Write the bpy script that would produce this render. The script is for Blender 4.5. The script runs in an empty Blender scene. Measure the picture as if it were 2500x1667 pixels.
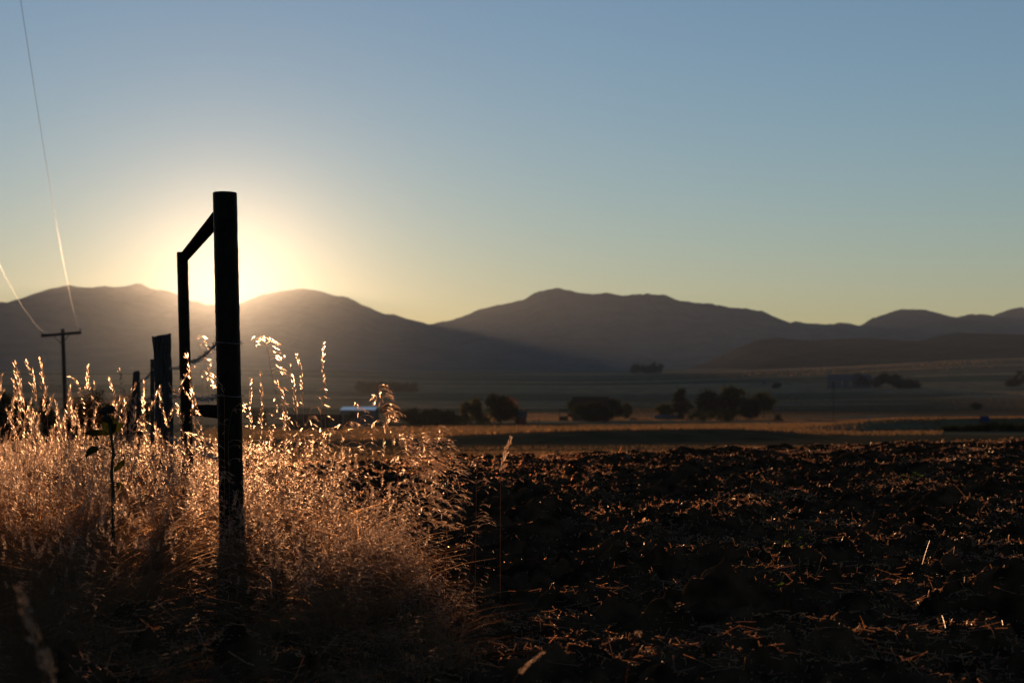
import bpy, math
import numpy as np
from mathutils import Vector

R = math.radians
SC = bpy.context.scene
COL = SC.collection

# ------------------------------------------------------------------ camera
F, CX, HY, ZC = 4000.0, 1250.0, 965.0, 0.95     # focal length in photo pixels, centre column, eye-level row, eye height
cam_d = bpy.data.cameras.new('camera')
cam = bpy.data.objects.new('camera', cam_d)
COL.objects.link(cam)
cam.location = (0, 0, ZC)
cam.rotation_euler = (R(90), 0, 0)
cam_d.sensor_width = 36.0
cam_d.lens = 36.0 * F / 2500
cam_d.shift_y = (HY - 833.5) / 2500
cam_d.clip_start = 0.05
cam_d.clip_end = 80000
cam_d.dof.use_dof = True
cam_d.dof.focus_distance = 8.9
cam_d.dof.aperture_fstop = 4.0
SC.camera = cam

# ------------------------------------------------------------------ sky, sun, exposure
SUN_PX, SUN_PY = 554.0, 684.0
sdx, sdz = (SUN_PX - CX) / F, (HY - SUN_PY) / F
SUN_DIR = Vector((sdx, 1, sdz)).normalized()
SUN_EL = math.asin(SUN_DIR.z)
SUN_AZ = math.atan2(SUN_DIR.x, SUN_DIR.y)       # from +Y towards +X
W = bpy.data.worlds.new('World')
SC.world = W
W.use_nodes = True
nt = W.node_tree
bg = nt.nodes['Background']
sky = nt.nodes.new('ShaderNodeTexSky')
sky.sky_type = 'NISHITA'
sky.sun_disc = False
sky.sun_elevation = SUN_EL
sky.sun_rotation = SUN_AZ
sky.altitude = 1400
sky.air_density = 1.3
sky.dust_density = 0.18
sky.ozone_density = 3.0
wb = nt.nodes.new('ShaderNodeMix')            # the photograph's slightly warm white balance
wb.data_type = 'RGBA'; wb.blend_type = 'MULTIPLY'; wb.inputs[0].default_value = 1.0
wb.inputs[7].default_value = (1.07, 0.985, 1.03, 1)
nt.links.new(sky.outputs[0], wb.inputs[6])
nt.links.new(wb.outputs[2], bg.inputs[0])
bg.inputs[1].default_value = 0.107

sun_d = bpy.data.lights.new('sun', 'SUN')
sun_d.energy = 5.0
sun_d.angle = R(0.5)
sun_d.color = (1.0, 0.60, 0.33)
sun = bpy.data.objects.new('sun', sun_d)
COL.objects.link(sun)
sun.rotation_euler = SUN_DIR.to_track_quat('Z', 'Y').to_euler()
sun.location = (0, 0, 30)

SC.view_settings.view_transform = 'Standard'
SC.view_settings.look = 'None'
SC.view_settings.exposure = 0.40
SC.view_settings.gamma = 1.0
SC.cycles.use_denoising = True
SC.cycles.max_bounces = 6
SC.cycles.diffuse_bounces = 2
SC.cycles.glossy_bounces = 2
SC.cycles.transmission_bounces = 4
SC.cycles.transparent_max_bounces = 6
SC.cycles.volume_bounces = 0
SC.cycles.sample_clamp_indirect = 8.0

# ------------------------------------------------------------------ helpers
def px2x(px, d): return (px - CX) / F * d
def py2z(py, d): return ZC + (HY - py) / F * d
def P(px, py, d): return Vector((px2x(px, d), d, py2z(py, d)))

def mesh_obj(name, V, Fc, mat, parent=None, smooth=False, mats=None, midx=None):
    V = np.asarray(V, dtype=np.float32)
    me = bpy.data.meshes.new(name)
    if isinstance(Fc, np.ndarray):
        n, k = Fc.shape
        me.vertices.add(len(V)); me.vertices.foreach_set('co', V.ravel())
        me.loops.add(n * k); me.loops.foreach_set('vertex_index', Fc.astype(np.int32).ravel())
        me.polygons.add(n)
        me.polygons.foreach_set('loop_start', np.arange(0, n * k, k, dtype=np.int32))
        me.polygons.foreach_set('loop_total', np.full(n, k, dtype=np.int32))
        me.update(calc_edges=True)
    else:
        me.from_pydata(V.tolist(), [], Fc); me.update()
    for m in (mats or [mat]): me.materials.append(m)
    if midx is not None: me.polygons.foreach_set('material_index', np.asarray(midx, dtype=np.int32))
    if smooth: me.polygons.foreach_set('use_smooth', np.ones(len(me.polygons), dtype=bool))
    o = bpy.data.objects.new(name, me)
    COL.objects.link(o)
    if parent: o.parent = parent
    return o

def tag(o, label=None, cat=None, group=None, kind=None):
    if label: o['label'] = label
    if cat: o['category'] = cat
    if group: o['group'] = group
    if kind: o['kind'] = kind
    return o

def empty(name, loc, label, cat, group=None):
    o = bpy.data.objects.new(name, None)
    COL.objects.link(o)
    o.location = loc
    o.empty_display_size = 0.1
    return tag(o, label, cat, group)

# value noise -------------------------------------------------------
def _hash(ix, iy, seed):
    h = (ix.astype(np.int64) * 374761393 + iy.astype(np.int64) * 668265263 + seed * 974634777) & 0xffffffff
    h = ((h ^ (h >> 13)) * 1274126177) & 0xffffffff
    h = ((h ^ (h >> 16)) * 2246822519) & 0xffffffff
    return ((h ^ (h >> 15)) & 0xffffff) / float(0xffffff)

def vnoise(x, y, seed=0):
    x = np.asarray(x, dtype=np.float64); y = np.asarray(y, dtype=np.float64)
    ix = np.floor(x); iy = np.floor(y)
    fx = x - ix; fy = y - iy
    ux = fx * fx * fx * (fx * (fx * 6 - 15) + 10); uy = fy * fy * fy * (fy * (fy * 6 - 15) + 10)
    a = _hash(ix, iy, seed); b = _hash(ix + 1, iy, seed)
    c = _hash(ix, iy + 1, seed); d = _hash(ix + 1, iy + 1, seed)
    return ((a * (1 - ux) + b * ux) * (1 - uy) + (c * (1 - ux) + d * ux) * uy) * 2 - 1

def fbm(x, y, seed=0, octv=4, gain=0.5):
    s = 0; a = 1; t = 0
    for i in range(octv):
        s = s + a * vnoise(x * 2 ** i + 17.3 * i, y * 2 ** i - 9.1 * i, seed + i)
        t += a; a *= gain
    return s / t

def cells(x, y, seed=0):
    """distance to nearest and second nearest jittered cell point, and the nearest cell's random value"""
    ix = np.floor(x); iy = np.floor(y)
    d1 = np.full(np.shape(x), 9.0); d2 = d1.copy(); rv = np.zeros(np.shape(x))
    for dx in (-1, 0, 1):
        for dy in (-1, 0, 1):
            cx = ix + dx; cy = iy + dy
            qx = cx + 0.15 + 0.7 * _hash(cx, cy, seed); qy = cy + 0.15 + 0.7 * _hash(cx, cy, seed + 5)
            d = np.hypot(x - qx, y - qy)
            near = d < d1
            d2 = np.where(near, d1, np.minimum(d2, d))
            rv = np.where(near, _hash(cx, cy, seed + 9), rv)
            d1 = np.where(near, d, d1)
    return d1, d2, rv

def sstep(a, b, x):
    t = np.clip((x - a) / (b - a), 0, 1)
    return t * t * (3 - 2 * t)

# materials ---------------------------------------------------------
def new_mat(name):
    m = bpy.data.materials.new(name); m.use_nodes = True
    return m, m.node_tree, m.node_tree.nodes['Principled BSDF'], m.node_tree.nodes['Material Output']

def noise_mat(name, c1, c2, scale=5.0, rough=0.9, metallic=0.0, bump=0.0, stretch=(1, 1, 1), detail=6.0, spec=0.2, lo=0.35, hi=0.65, bump_scale=None):
    m, t, bs, out = new_mat(name)
    co = t.nodes.new('ShaderNodeTexCoord'); mp = t.nodes.new('ShaderNodeMapping')
    mp.inputs['Scale'].default_value = stretch
    t.links.new(co.outputs['Object'], mp.inputs[0])
    n = t.nodes.new('ShaderNodeTexNoise'); n.inputs['Scale'].default_value = scale; n.inputs['Detail'].default_value = detail
    t.links.new(mp.outputs[0], n.inputs['Vector'])
    cr = t.nodes.new('ShaderNodeValToRGB')
    cr.color_ramp.elements[0].color = (*c1, 1); cr.color_ramp.elements[0].position = lo
    cr.color_ramp.elements[1].color = (*c2, 1); cr.color_ramp.elements[1].position = hi
    t.links.new(n.outputs['Fac'], cr.inputs[0])
    t.links.new(cr.outputs[0], bs.inputs['Base Color'])
    bs.inputs['Roughness'].default_value = rough; bs.inputs['Metallic'].default_value = metallic
    bs.inputs['Specular IOR Level'].default_value = spec
    if bump:
        n2 = n
        if bump_scale:
            n2 = t.nodes.new('ShaderNodeTexNoise'); n2.inputs['Scale'].default_value = bump_scale; n2.inputs['Detail'].default_value = detail
            t.links.new(mp.outputs[0], n2.inputs['Vector'])
        b = t.nodes.new('ShaderNodeBump'); b.inputs['Strength'].default_value = bump
        t.links.new(n2.outputs['Fac'], b.inputs['Height']); t.links.new(b.outputs[0], bs.inputs['Normal'])
    return m

def leaf_mat(name, c1, c2, trans, tmix=0.5, scale=3.0, gloss=0.0, grough=0.35, fwd=0.0, frough=0.6, fcol=(1.0, 0.80, 0.62)):
    """thin plant tissue: noise-varied diffuse, light passing through (diffusely and, for dry husks, mostly straight on), a little waxy gloss"""
    m, t, bs, out = new_mat(name)
    t.nodes.remove(bs)
    co = t.nodes.new('ShaderNodeTexCoord')
    n = t.nodes.new('ShaderNodeTexNoise'); n.inputs['Scale'].default_value = scale; n.inputs['Detail'].default_value = 3
    t.links.new(co.outputs['Object'], n.inputs['Vector'])
    cr = t.nodes.new('ShaderNodeValToRGB')
    cr.color_ramp.elements[0].color = (*c1, 1); cr.color_ramp.elements[0].position = 0.35
    cr.color_ramp.elements[1].color = (*c2, 1); cr.color_ramp.elements[1].position = 0.65
    t.links.new(n.outputs['Fac'], cr.inputs[0])
    d = t.nodes.new('ShaderNodeBsdfDiffuse'); t.links.new(cr.outputs[0], d.inputs[0])
    tr = t.nodes.new('ShaderNodeBsdfTranslucent'); tr.inputs[0].default_value = (*trans, 1)
    last = t.nodes.new('ShaderNodeMixShader'); last.inputs[0].default_value = tmix
    t.links.new(d.outputs[0], last.inputs[1]); t.links.new(tr.outputs[0], last.inputs[2])
    if fwd:
        rf = t.nodes.new('ShaderNodeBsdfRefraction'); rf.inputs['Roughness'].default_value = frough; rf.inputs['IOR'].default_value = 1.08
        rf.inputs['Color'].default_value = (*fcol, 1)
        m2 = t.nodes.new('ShaderNodeMixShader'); m2.inputs[0].default_value = fwd
        t.links.new(last.outputs[0], m2.inputs[1]); t.links.new(rf.outputs[0], m2.inputs[2]); last = m2
    if gloss:
        g = t.nodes.new('ShaderNodeBsdfGlossy'); g.inputs['Roughness'].default_value = grough
        g.inputs['Color'].default_value = (1, 0.9, 0.75, 1)
        m2 = t.nodes.new('ShaderNodeMixShader'); m2.inputs[0].default_value = gloss
        t.links.new(last.outputs[0], m2.inputs[1]); t.links.new(g.outputs[0], m2.inputs[2]); last = m2
    t.links.new(last.outputs[0], out.inputs[0])
    return m

# ------------------------------------------------------------------ terrain
# centre-line profile of the land going away from the camera: (distance, height)
PROF = np.array([(0, 0), (6, 0.0), (20, -0.06), (29, -0.12), (33, -0.32), (45, -1.15), (80, -2.35), (120, -3.35), (200, -5.2),
                 (236, -6.1), (275, -6.3), (330, -6.7), (420, -7.6), (520, -9.0), (600, -9.9), (700, -12.4), (800, -12.2), (900, -12.0),
                 (1150, -11.5), (1500, -8.5), (2000, 0.5), (2500, 15.0), (3500, 42.0), (4500, 64.0), (6500, 96.0), (9000, 120.0), (20000, 160.0)])
def land(x, y):
    x = np.asarray(x, dtype=np.float64); y = np.asarray(y, dtype=np.float64)
    r = np.hypot(x, y)
    ya = np.where(y > 0, np.maximum(y, 0), 0)
    warp = 1 + 0.09 * vnoise(x / (12 + 0.28 * ya), ya / (40 + 0.3 * ya), 3) * sstep(36, 120, ya)
    z = np.interp(ya * warp, PROF[:, 0], PROF[:, 1])
    z = z + x * 0.033 * sstep(4, 30, ya) * (1 - sstep(38, 110, ya) * 0.8) * sstep(3000, 100, r)
    # long low swells across the valley
    z = z + fbm(x / (30 + 0.22 * ya), ya / (20 + 0.10 * ya), 11, 3) * 0.0022 * ya * sstep(60, 500, ya)
    # two low banks: the land steps up here, so their near faces lie in their own shade
    pxx = CX + F * x / np.maximum(ya, 1)
    wob = 10 * vnoise(x / 55, ya * 0 + 5, 23) + 3 * vnoise(x / 14, ya * 0 + 2, 24)
    for yc, h_, a0, a1, b0, b1 in ((250, 1.6, 700, 1500, 1750, 2150), (332, 2.3, 1900, 2200, 4000, 5000), (705, 1.6, 300, 900, 1500, 2600)):
        win = sstep(a0, a1, pxx) * (1 - sstep(b0, b1, pxx))
        z = z + h_ * win * sstep(yc - 11, yc + 11, ya + wob) * (1 - sstep(yc + 20, yc + 230, ya))
    # the right-hand benches climb towards the foothills
    z = z + sstep(0.02, 0.32, x / np.maximum(ya, 1)) * sstep(1200, 3200, ya) * 0.011 * ya
    return z

def polar(name, az, rr, mat, zf, smooth=True):
    A, Rr = np.meshgrid(np.radians(az), rr)
    X = Rr * np.sin(A); Y = Rr * np.cos(A)
    Z = zf(X, Y)
    V = np.stack([X, Y, Z], -1).reshape(-1, 3)
    n, m = A.shape
    i = np.arange(n - 1)[:, None] * m + np.arange(m - 1)[None, :]
    Fq = np.stack([i, i + 1, i + m + 1, i + m], -1).reshape(-1, 4)
    return mesh_obj(name, V, Fq, mat, smooth=smooth)

# valley floor: farm fields of stubble, pasture and dark crop laid out as long strips
m, t, bs, out = new_mat('valley_fields')
geo = t.nodes.new('ShaderNodeNewGeometry')
mp = t.nodes.new('ShaderNodeMapping'); mp.inputs['Scale'].default_value = (0.0016, 0.006, 0.0)
mp.inputs['Rotation'].default_value = (0, 0, R(4))
t.links.new(geo.outputs['Position'], mp.inputs[0])
vo = t.nodes.new('ShaderNodeTexVoronoi'); vo.inputs['Scale'].default_value = 1.0; vo.inputs['Randomness'].default_value = 0.85
t.links.new(mp.outputs[0], vo.inputs['Vector'])
fr = t.nodes.new('ShaderNodeValToRGB')
els = fr.color_ramp.elements
els[0].position = 0.0; els[0].color = (0.055, 0.058, 0.032, 1)
els[1].position = 1.0; els[1].color = (0.27, 0.18, 0.09, 1)
e = els.new(0.35); e.color = (0.085, 0.08, 0.044, 1)
e = els.new(0.55); e.color = (0.17, 0.13, 0.07, 1)
sepc = t.nodes.new('ShaderNodeSeparateColor'); t.links.new(vo.outputs['Color'], sepc.inputs[0])
t.links.new(sepc.outputs[0], fr.inputs[0])
nn = t.nodes.new('ShaderNodeTexNoise'); nn.inputs['Scale'].default_value = 0.05; nn.inputs['Detail'].default_value = 8
t.links.new(geo.outputs['Position'], nn.inputs['Vector'])
mulr = t.nodes.new('ShaderNodeMapRange'); mulr.inputs[1].default_value = 0.3; mulr.inputs[2].default_value = 0.7
mulr.inputs[3].default_value = 0.55; mulr.inputs[4].default_value = 1.3
t.links.new(nn.outputs['Fac'], mulr.inputs[0])
mxc = t.nodes.new('ShaderNodeMix'); mxc.data_type = 'RGBA'; mxc.blend_type = 'MULTIPLY'; mxc.inputs[0].default_value = 1.0
t.links.new(fr.outputs[0], mxc.inputs[6]); t.links.new(mulr.outputs[0], mxc.inputs[7])
t.links.new(mxc.outputs[2], bs.inputs['Base Color'])
bs.inputs['Roughness'].default_value = 1.0
bs.inputs['Specular IOR Level'].default_value = 0.0
MAT_VALLEY = m
MAT_SOIL = noise_mat('dark_soil', (0.016, 0.010, 0.006), (0.045, 0.028, 0.016), scale=9.0, rough=0.95, bump=0.4, spec=0.1, bump_scale=60)

def under(x, y):
    """the broad ground sheet, kept a hand's breadth under the clods of the ploughed field"""
    z = land(x, y)
    r = np.hypot(x, y); a = np.degrees(np.arctan2(x, y))
    inside = sstep(2.6, 3.2, r) * sstep(33.0, 31.5, r) * sstep(25, 23, a) * sstep(-17, -15, a)
    return z - 0.3 * inside

az_in = np.arange(-34, 34.01, 0.08)
az_full = np.concatenate([np.arange(-180, -34, 4.0), az_in, np.arange(38, 180.1, 4.0)])
r_near = np.concatenate([[0.05], np.geomspace(0.6, 290, 240)])
r_far = np.geomspace(290, 13000, 420)
MAT_STUBBLE = noise_mat('dry_stubble', (0.045, 0.037, 0.020), (0.095, 0.066, 0.034), scale=0.35, rough=1.0, spec=0.0, detail=10, stretch=(0.5, 1, 1))
g = polar('ground', az_full, r_near, MAT_STUBBLE, under)
tag(g, 'dry valley ground sloping away beyond the ploughed field', kind='structure')
g = polar('valley_ground', az_in, r_far, MAT_VALLEY, land)
tag(g, 'broad valley floor of stubble strips and dark pasture', kind='structure')

# ------------------------------------------------------------------ mountains: ridges with front and back slopes
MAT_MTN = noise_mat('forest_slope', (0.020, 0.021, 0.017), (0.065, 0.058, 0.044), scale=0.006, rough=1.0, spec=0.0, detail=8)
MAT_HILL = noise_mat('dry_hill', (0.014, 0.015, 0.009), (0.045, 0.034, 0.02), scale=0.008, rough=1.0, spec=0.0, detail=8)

def ridge(name, pts, D, wf, wb, mat, label, seed, foot=None, tree=0.0, spur=0.12, nx=2200):
    pts = np.array(pts, dtype=float)
    pxs = np.linspace(pts[0, 0], pts[-1, 0], nx)
    # smooth the polyline a little, keep its corners readable
    py = np.interp(pxs, pts[:, 0], pts[:, 1])
    k = np.hanning(9); k /= k.sum()
    py = np.convolve(np.pad(py, 4, mode='edge'), k, 'valid')
    zc = py2z(py, D)
    X0 = px2x(pxs, D)
    zc = zc + fbm(X0 / 110, X0 * 0 + seed, seed, 4, 0.65) * tree
    tt = np.concatenate([np.linspace(-1, 0, 70), np.linspace(0, 1, 30)[1:]])
    T, X = np.meshgrid(tt, X0, indexing='ij')
    ZCc = np.broadcast_to(zc, T.shape)
    Y = D + np.where(T < 0, T * wf, T * wb) + fbm(X / 1500, X * 0 + 7, seed + 3, 3) * 250 * (1 - np.abs(T)) * 0
    a = np.abs(T)
    base = land(X, Y) - 6 if foot is None else np.full(T.shape, foot)
    shape = (1 - a) ** 1.25
    env = np.sin(np.pi * np.clip(a, 0, 1)) ** 1.0
    rid = 1 - np.abs(vnoise(X / (0.16 * wf) + 0.5 * vnoise(X / 400, Y / 700, seed + 8), Y / (1.2 * wf), seed)) * 2
    rid2 = fbm(X / (0.06 * wf), Y / (0.10 * wf), seed + 20, 4)
    H = np.maximum(ZCc - base, 0)
    Z = base + H * shape + H * spur * env * (rid * 0.7 + rid2 * 0.6)
    V = np.stack([X, Y, Z], -1).reshape(-1, 3)
    n, mm = T.shape
    i = np.arange(n - 1)[:, None] * mm + np.arange(mm - 1)[None, :]
    Fq = np.stack([i, i + 1, i + mm + 1, i + mm], -1).reshape(-1, 4)
    o = mesh_obj(name, V, Fq, mat, smooth=True)
    return tag(o, label, kind='structure')

K = 2500 / 2352
def k(*p): return [(a * K, b * K) for a, b in p]
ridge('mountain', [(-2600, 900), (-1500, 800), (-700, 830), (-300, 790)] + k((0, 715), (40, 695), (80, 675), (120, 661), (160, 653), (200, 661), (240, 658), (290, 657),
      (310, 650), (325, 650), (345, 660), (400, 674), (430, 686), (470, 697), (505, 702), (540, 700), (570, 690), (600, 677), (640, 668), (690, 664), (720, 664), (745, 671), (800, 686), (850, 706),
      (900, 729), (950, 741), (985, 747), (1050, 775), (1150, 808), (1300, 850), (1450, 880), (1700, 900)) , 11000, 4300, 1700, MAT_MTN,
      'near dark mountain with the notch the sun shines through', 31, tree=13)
ridge('mountain', k((700, 760), (840, 735), (880, 722), (905, 722), (930, 731), (975, 742), (1010, 752), (1100, 790)), 11350, 1800, 1300, MAT_MTN,
      'small far shoulder peeking between the two mountains', 37, tree=5, nx=300)
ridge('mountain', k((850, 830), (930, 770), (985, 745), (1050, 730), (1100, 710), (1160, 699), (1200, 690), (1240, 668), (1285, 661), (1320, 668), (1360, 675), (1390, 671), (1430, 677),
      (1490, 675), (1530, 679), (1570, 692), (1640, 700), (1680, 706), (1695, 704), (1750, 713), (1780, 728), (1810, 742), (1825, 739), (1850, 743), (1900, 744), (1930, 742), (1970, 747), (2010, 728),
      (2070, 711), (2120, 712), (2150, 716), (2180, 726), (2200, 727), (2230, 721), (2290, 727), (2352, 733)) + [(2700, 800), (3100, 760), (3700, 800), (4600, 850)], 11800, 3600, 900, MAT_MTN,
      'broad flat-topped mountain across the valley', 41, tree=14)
ridge('mountain', k((2180, 760), (2260, 735), (2290, 720), (2320, 710), (2345, 705), (2365, 709), (2420, 740), (2520, 790)), 12600, 700, 400, MAT_MTN,
      'pale far peak at the right edge', 43, tree=5, nx=200)
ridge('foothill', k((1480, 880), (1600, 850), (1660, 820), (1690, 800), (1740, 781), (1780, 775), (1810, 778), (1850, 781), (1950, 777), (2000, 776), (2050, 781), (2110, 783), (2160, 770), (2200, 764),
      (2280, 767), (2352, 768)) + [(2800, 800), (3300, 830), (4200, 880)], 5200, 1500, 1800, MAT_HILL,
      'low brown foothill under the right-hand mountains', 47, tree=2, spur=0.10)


# ------------------------------------------------------------------ ploughed field
def clods(x, y):
    """clod height added to the land inside the ploughed field"""
    wx = x + 0.06 * vnoise(x * 5, y * 5, 71); wy = y + 0.06 * vnoise(x * 5, y * 5, 72)
    h = 0.06 * fbm(x / 0.9, y / 0.7, 51, 3)
    d1, d2, rv = cells(wx / 0.75 + 0.4, wy / 0.62, 60)
    h = h + np.clip(1 - (d1 / 0.58) ** 2, 0, 1) * 0.18 * np.clip(rv - 0.62, 0, 1) * 2.2 * (0.85 + 0.45 * fbm(x / 0.16, y / 0.16, 53, 3))
    d1, d2, rv = cells(wx / 0.34, wy / 0.30, 61)
    h = h + np.clip(1 - (d1 / 0.62) ** 2, 0, 1) * (0.015 + 0.14 * np.clip(rv - 0.45, 0, 1) * 1.6) * (0.85 + 0.45 * fbm(x / 0.10, y / 0.10, 54, 3))
    d1, d2, rv = cells(wx / 0.13 + 3.3, wy / 0.12, 62)
    h = h + np.clip(1 - (d1 / 0.6) ** 2, 0, 1) * (0.008 + 0.06 * np.clip(rv - 0.4, 0, 1) * 1.6)
    d1, d2, rv = cells(x / 0.05, y / 0.05 + 1.7, 63)
    h = h + np.clip(1 - (d1 / 0.6) ** 2, 0, 1) * 0.020 * rv
    h = h + 0.012 * fbm(x / 0.04, y / 0.035, 52, 2)
    return h
def field_z(x, y):
    r = np.hypot(x, y)
    return land(x, y) - 0.04 + clods(x, y) * (1 - 0.55 * sstep(12, 32, r))
MAT_FIELD = noise_mat('ploughed_soil', (0.012, 0.0078, 0.0048), (0.064, 0.037, 0.020), scale=6.0, rough=0.95, bump=0.5, spec=0.0, bump_scale=90, detail=8)
fa = np.arange(-15.5, 24.01, 0.05)
fr_ = np.geomspace(3.0, 33.2, 980)
fo = polar('ploughed_field', fa, fr_, MAT_FIELD, field_z, smooth=False)
tag(fo, 'dark ploughed field of clods and straw', kind='structure')

# ------------------------------------------------------------------ mesh building kit
class MB:
    def __init__(self): self.v = []; self.f = []; self.n = 0
    def add(self, V, Fq):
        V = np.asarray(V, dtype=float).reshape(-1, 3)
        self.f += [tuple(int(i) + self.n for i in q) for q in Fq]
        self.v.append(V); self.n += len(V)
        return self
    def tube(self, pts, rad, sides=6, cap=True, rough=0.0, seed=0, flat=1.0):
        pts = [Vector(p) for p in pts]; n = len(pts)
        if np.isscalar(rad): rad = [rad] * n
        rg = np.random.default_rng(seed)
        V = []
        up = Vector((0.123, 0.057, 0.99)).normalized()
        d0 = (pts[1] - pts[0]).normalized()
        if abs(d0.dot(up)) > 0.9: up = Vector((1, 0.1, 0)).normalized()
        u = (up - d0 * up.dot(d0)).normalized()
        for i, p in enumerate(pts):
            d = (pts[min(i + 1, n - 1)] - pts[max(i - 1, 0)]).normalized()
            u = (u - d * u.dot(d)).normalized(); w = d.cross(u)
            for s_ in range(sides):
                a = 2 * math.pi * s_ / sides
                rr = rad[i] * (1 + rough * (rg.random() - 0.5) * 2)
                V.append(p + u * (rr * math.cos(a)) + w * (rr * math.sin(a) * flat))
        Fq = []
        for i in range(n - 1):
            for s_ in range(sides):
                a = i * sides + s_; b = i * sides + (s_ + 1) % sides
                Fq.append((a, b, b + sides, a + sides))
        if cap:
            Fq.append(tuple(range(sides - 1, -1, -1))); Fq.append(tuple((n - 1) * sides + s_ for s_ in range(sides)))
        return self.add([tuple(v) for v in V], Fq)
    def box(self, c, size, rz=0.0, taper=1.0):
        cx, cy, cz = c; sx, sy, sz = size[0] / 2, size[1] / 2, size[2] / 2
        cs, sn = math.cos(rz), math.sin(rz)
        V = []
        for z, tp in ((-sz, 1.0), (sz, taper)):
            for x, y in ((-sx, -sy), (sx, -sy), (sx, sy), (-sx, sy)):
                V.append((cx + x * tp * cs - y * tp * sn, cy + x * tp * sn + y * tp * cs, cz + z))
        return self.add(V, [(3, 2, 1, 0), (4, 5, 6, 7), (0, 1, 5, 4), (1, 2, 6, 5), (2, 3, 7, 6), (3, 0, 4, 7)])
    def build(self, name, mat, parent=None, smooth=False, origin=None):
        V = np.concatenate(self.v)
        if origin is not None: V = V - np.array(origin)
        if parent is not None: V = V - np.array(parent.location)
        return mesh_obj(name, V, self.f, mat, parent, smooth)

# ------------------------------------------------------------------ straw lying on the ploughed field (uncountable)
rng = np.random.default_rng(5)
MAT_STRAW = leaf_mat('straw', (0.09, 0.05, 0.026), (0.24, 0.14, 0.07), (0.72, 0.45, 0.26), tmix=0.50, scale=8, gloss=0.05, grough=0.32, fwd=0.15, fcol=(1.0, 0.58, 0.32))
def straws(n, lmin, lmax, width, up_share, seed, rmin=3.3, rmax=31):
    rg = np.random.default_rng(seed)
    x = np.empty(0); y = np.empty(0)
    while len(x) < n:
        r = rmin * (rmax / rmin) ** (rg.random(n * 2) ** 0.85); a = np.radians(rg.uniform(-15, 23.5, n * 2))
        xx = r * np.sin(a); yy = r * np.cos(a)
        keep = rg.random(n * 2) < np.clip(0.25 + 1.5 * fbm(xx / 0.8, yy / 1.0, 81, 3), 0.04, 1)
        x = np.concatenate([x, xx[keep]]); y = np.concatenate([y, yy[keep]])
    x = x[:n]; y = y[:n]
    z = field_z(x, y)
    L = rg.uniform(lmin, lmax, n) * rg.uniform(0.5, 1, n)
    yaw = rg.uniform(0, 2 * np.pi, n)
    up = rg.random(n) < up_share
    pit = np.where(up, rg.uniform(0.5, 1.35, n), rg.normal(0.10, 0.18, n))
    d = np.stack([np.cos(yaw) * np.cos(pit), np.sin(yaw) * np.cos(pit), np.sin(pit)], -1)
    side = np.stack([-np.sin(yaw), np.cos(yaw), 0 * yaw], -1)
    nrm = np.cross(side, d)
    w = width * rg.uniform(0.6, 1.3, n) * (1 + r_scale(np.hypot(x, y)))
    p0 = np.stack([x, y, z + 0.004], -1) - d * (L * np.where(up, 0.1, 0.35))[:, None]
    bend = nrm * (L * rg.normal(0, 0.05, n))[:, None]
    rings = []
    for t_ in (0.0, 0.5, 1.0):
        c = p0 + d * (L * t_)[:, None] + bend * (1 - (2 * t_ - 1) ** 2)
        for k_ in range(3):
            an = 2 * np.pi * k_ / 3
            rings.append(c + (side * math.cos(an) + nrm * math.sin(an)) * (w * 0.5)[:, None])
    V = np.stack(rings, 1).reshape(-1, 3)
    q = []
    for s_ in range(2):
        for k_ in range(3):
            a_ = s_ * 3 + k_; b_ = s_ * 3 + (k_ + 1) % 3
            q.append((a_, b_, b_ + 3, a_ + 3))
    q = np.array(q)
    Fq = (q[None] + (np.arange(n) * 9)[:, None, None]).reshape(-1, 4)
    return V, Fq
def r_scale(r): return np.clip((r - 8) / 22, 0, 1) * 0.8
V1, F1 = straws(5500, 0.04, 0.20, 0.0036, 0.06, 21)
V2, F2 = straws(34000, 0.010, 0.035, 0.0045, 0.25, 22)
V3, F3 = straws(48000, 0.015, 0.05, 0.007, 0.30, 23, rmin=9, rmax=33)
so = mesh_obj('straw', np.concatenate([V1, V2, V3]), np.concatenate([F1, F2 + len(V1), F3 + len(V1) + len(V2)]), MAT_STRAW)
tag(so, 'broken straw and chaff scattered over the dark clods', kind='stuff')

# ------------------------------------------------------------------ dry grass along the fence
MAT_SEED = leaf_mat('dry_seed', (0.07, 0.030, 0.014), (0.19, 0.10, 0.052), (0.68, 0.41, 0.25), tmix=0.50, scale=5, gloss=0.05, grough=0.34, fwd=0.085, frough=0.68, fcol=(1.0, 0.74, 0.54))
MAT_STEM = leaf_mat('dry_stem', (0.10, 0.038, 0.016), (0.20, 0.09, 0.042), (0.45, 0.17, 0.06), tmix=0.30, scale=5, gloss=0.04, fwd=0.05, fcol=(1.0, 0.5, 0.25))
MAT_BLADE = leaf_mat('dry_blade', (0.055, 0.038, 0.024), (0.15, 0.105, 0.062), (0.32, 0.13, 0.045), tmix=0.32, scale=4, fwd=0.03, fcol=(1.0, 0.55, 0.28))

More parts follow.
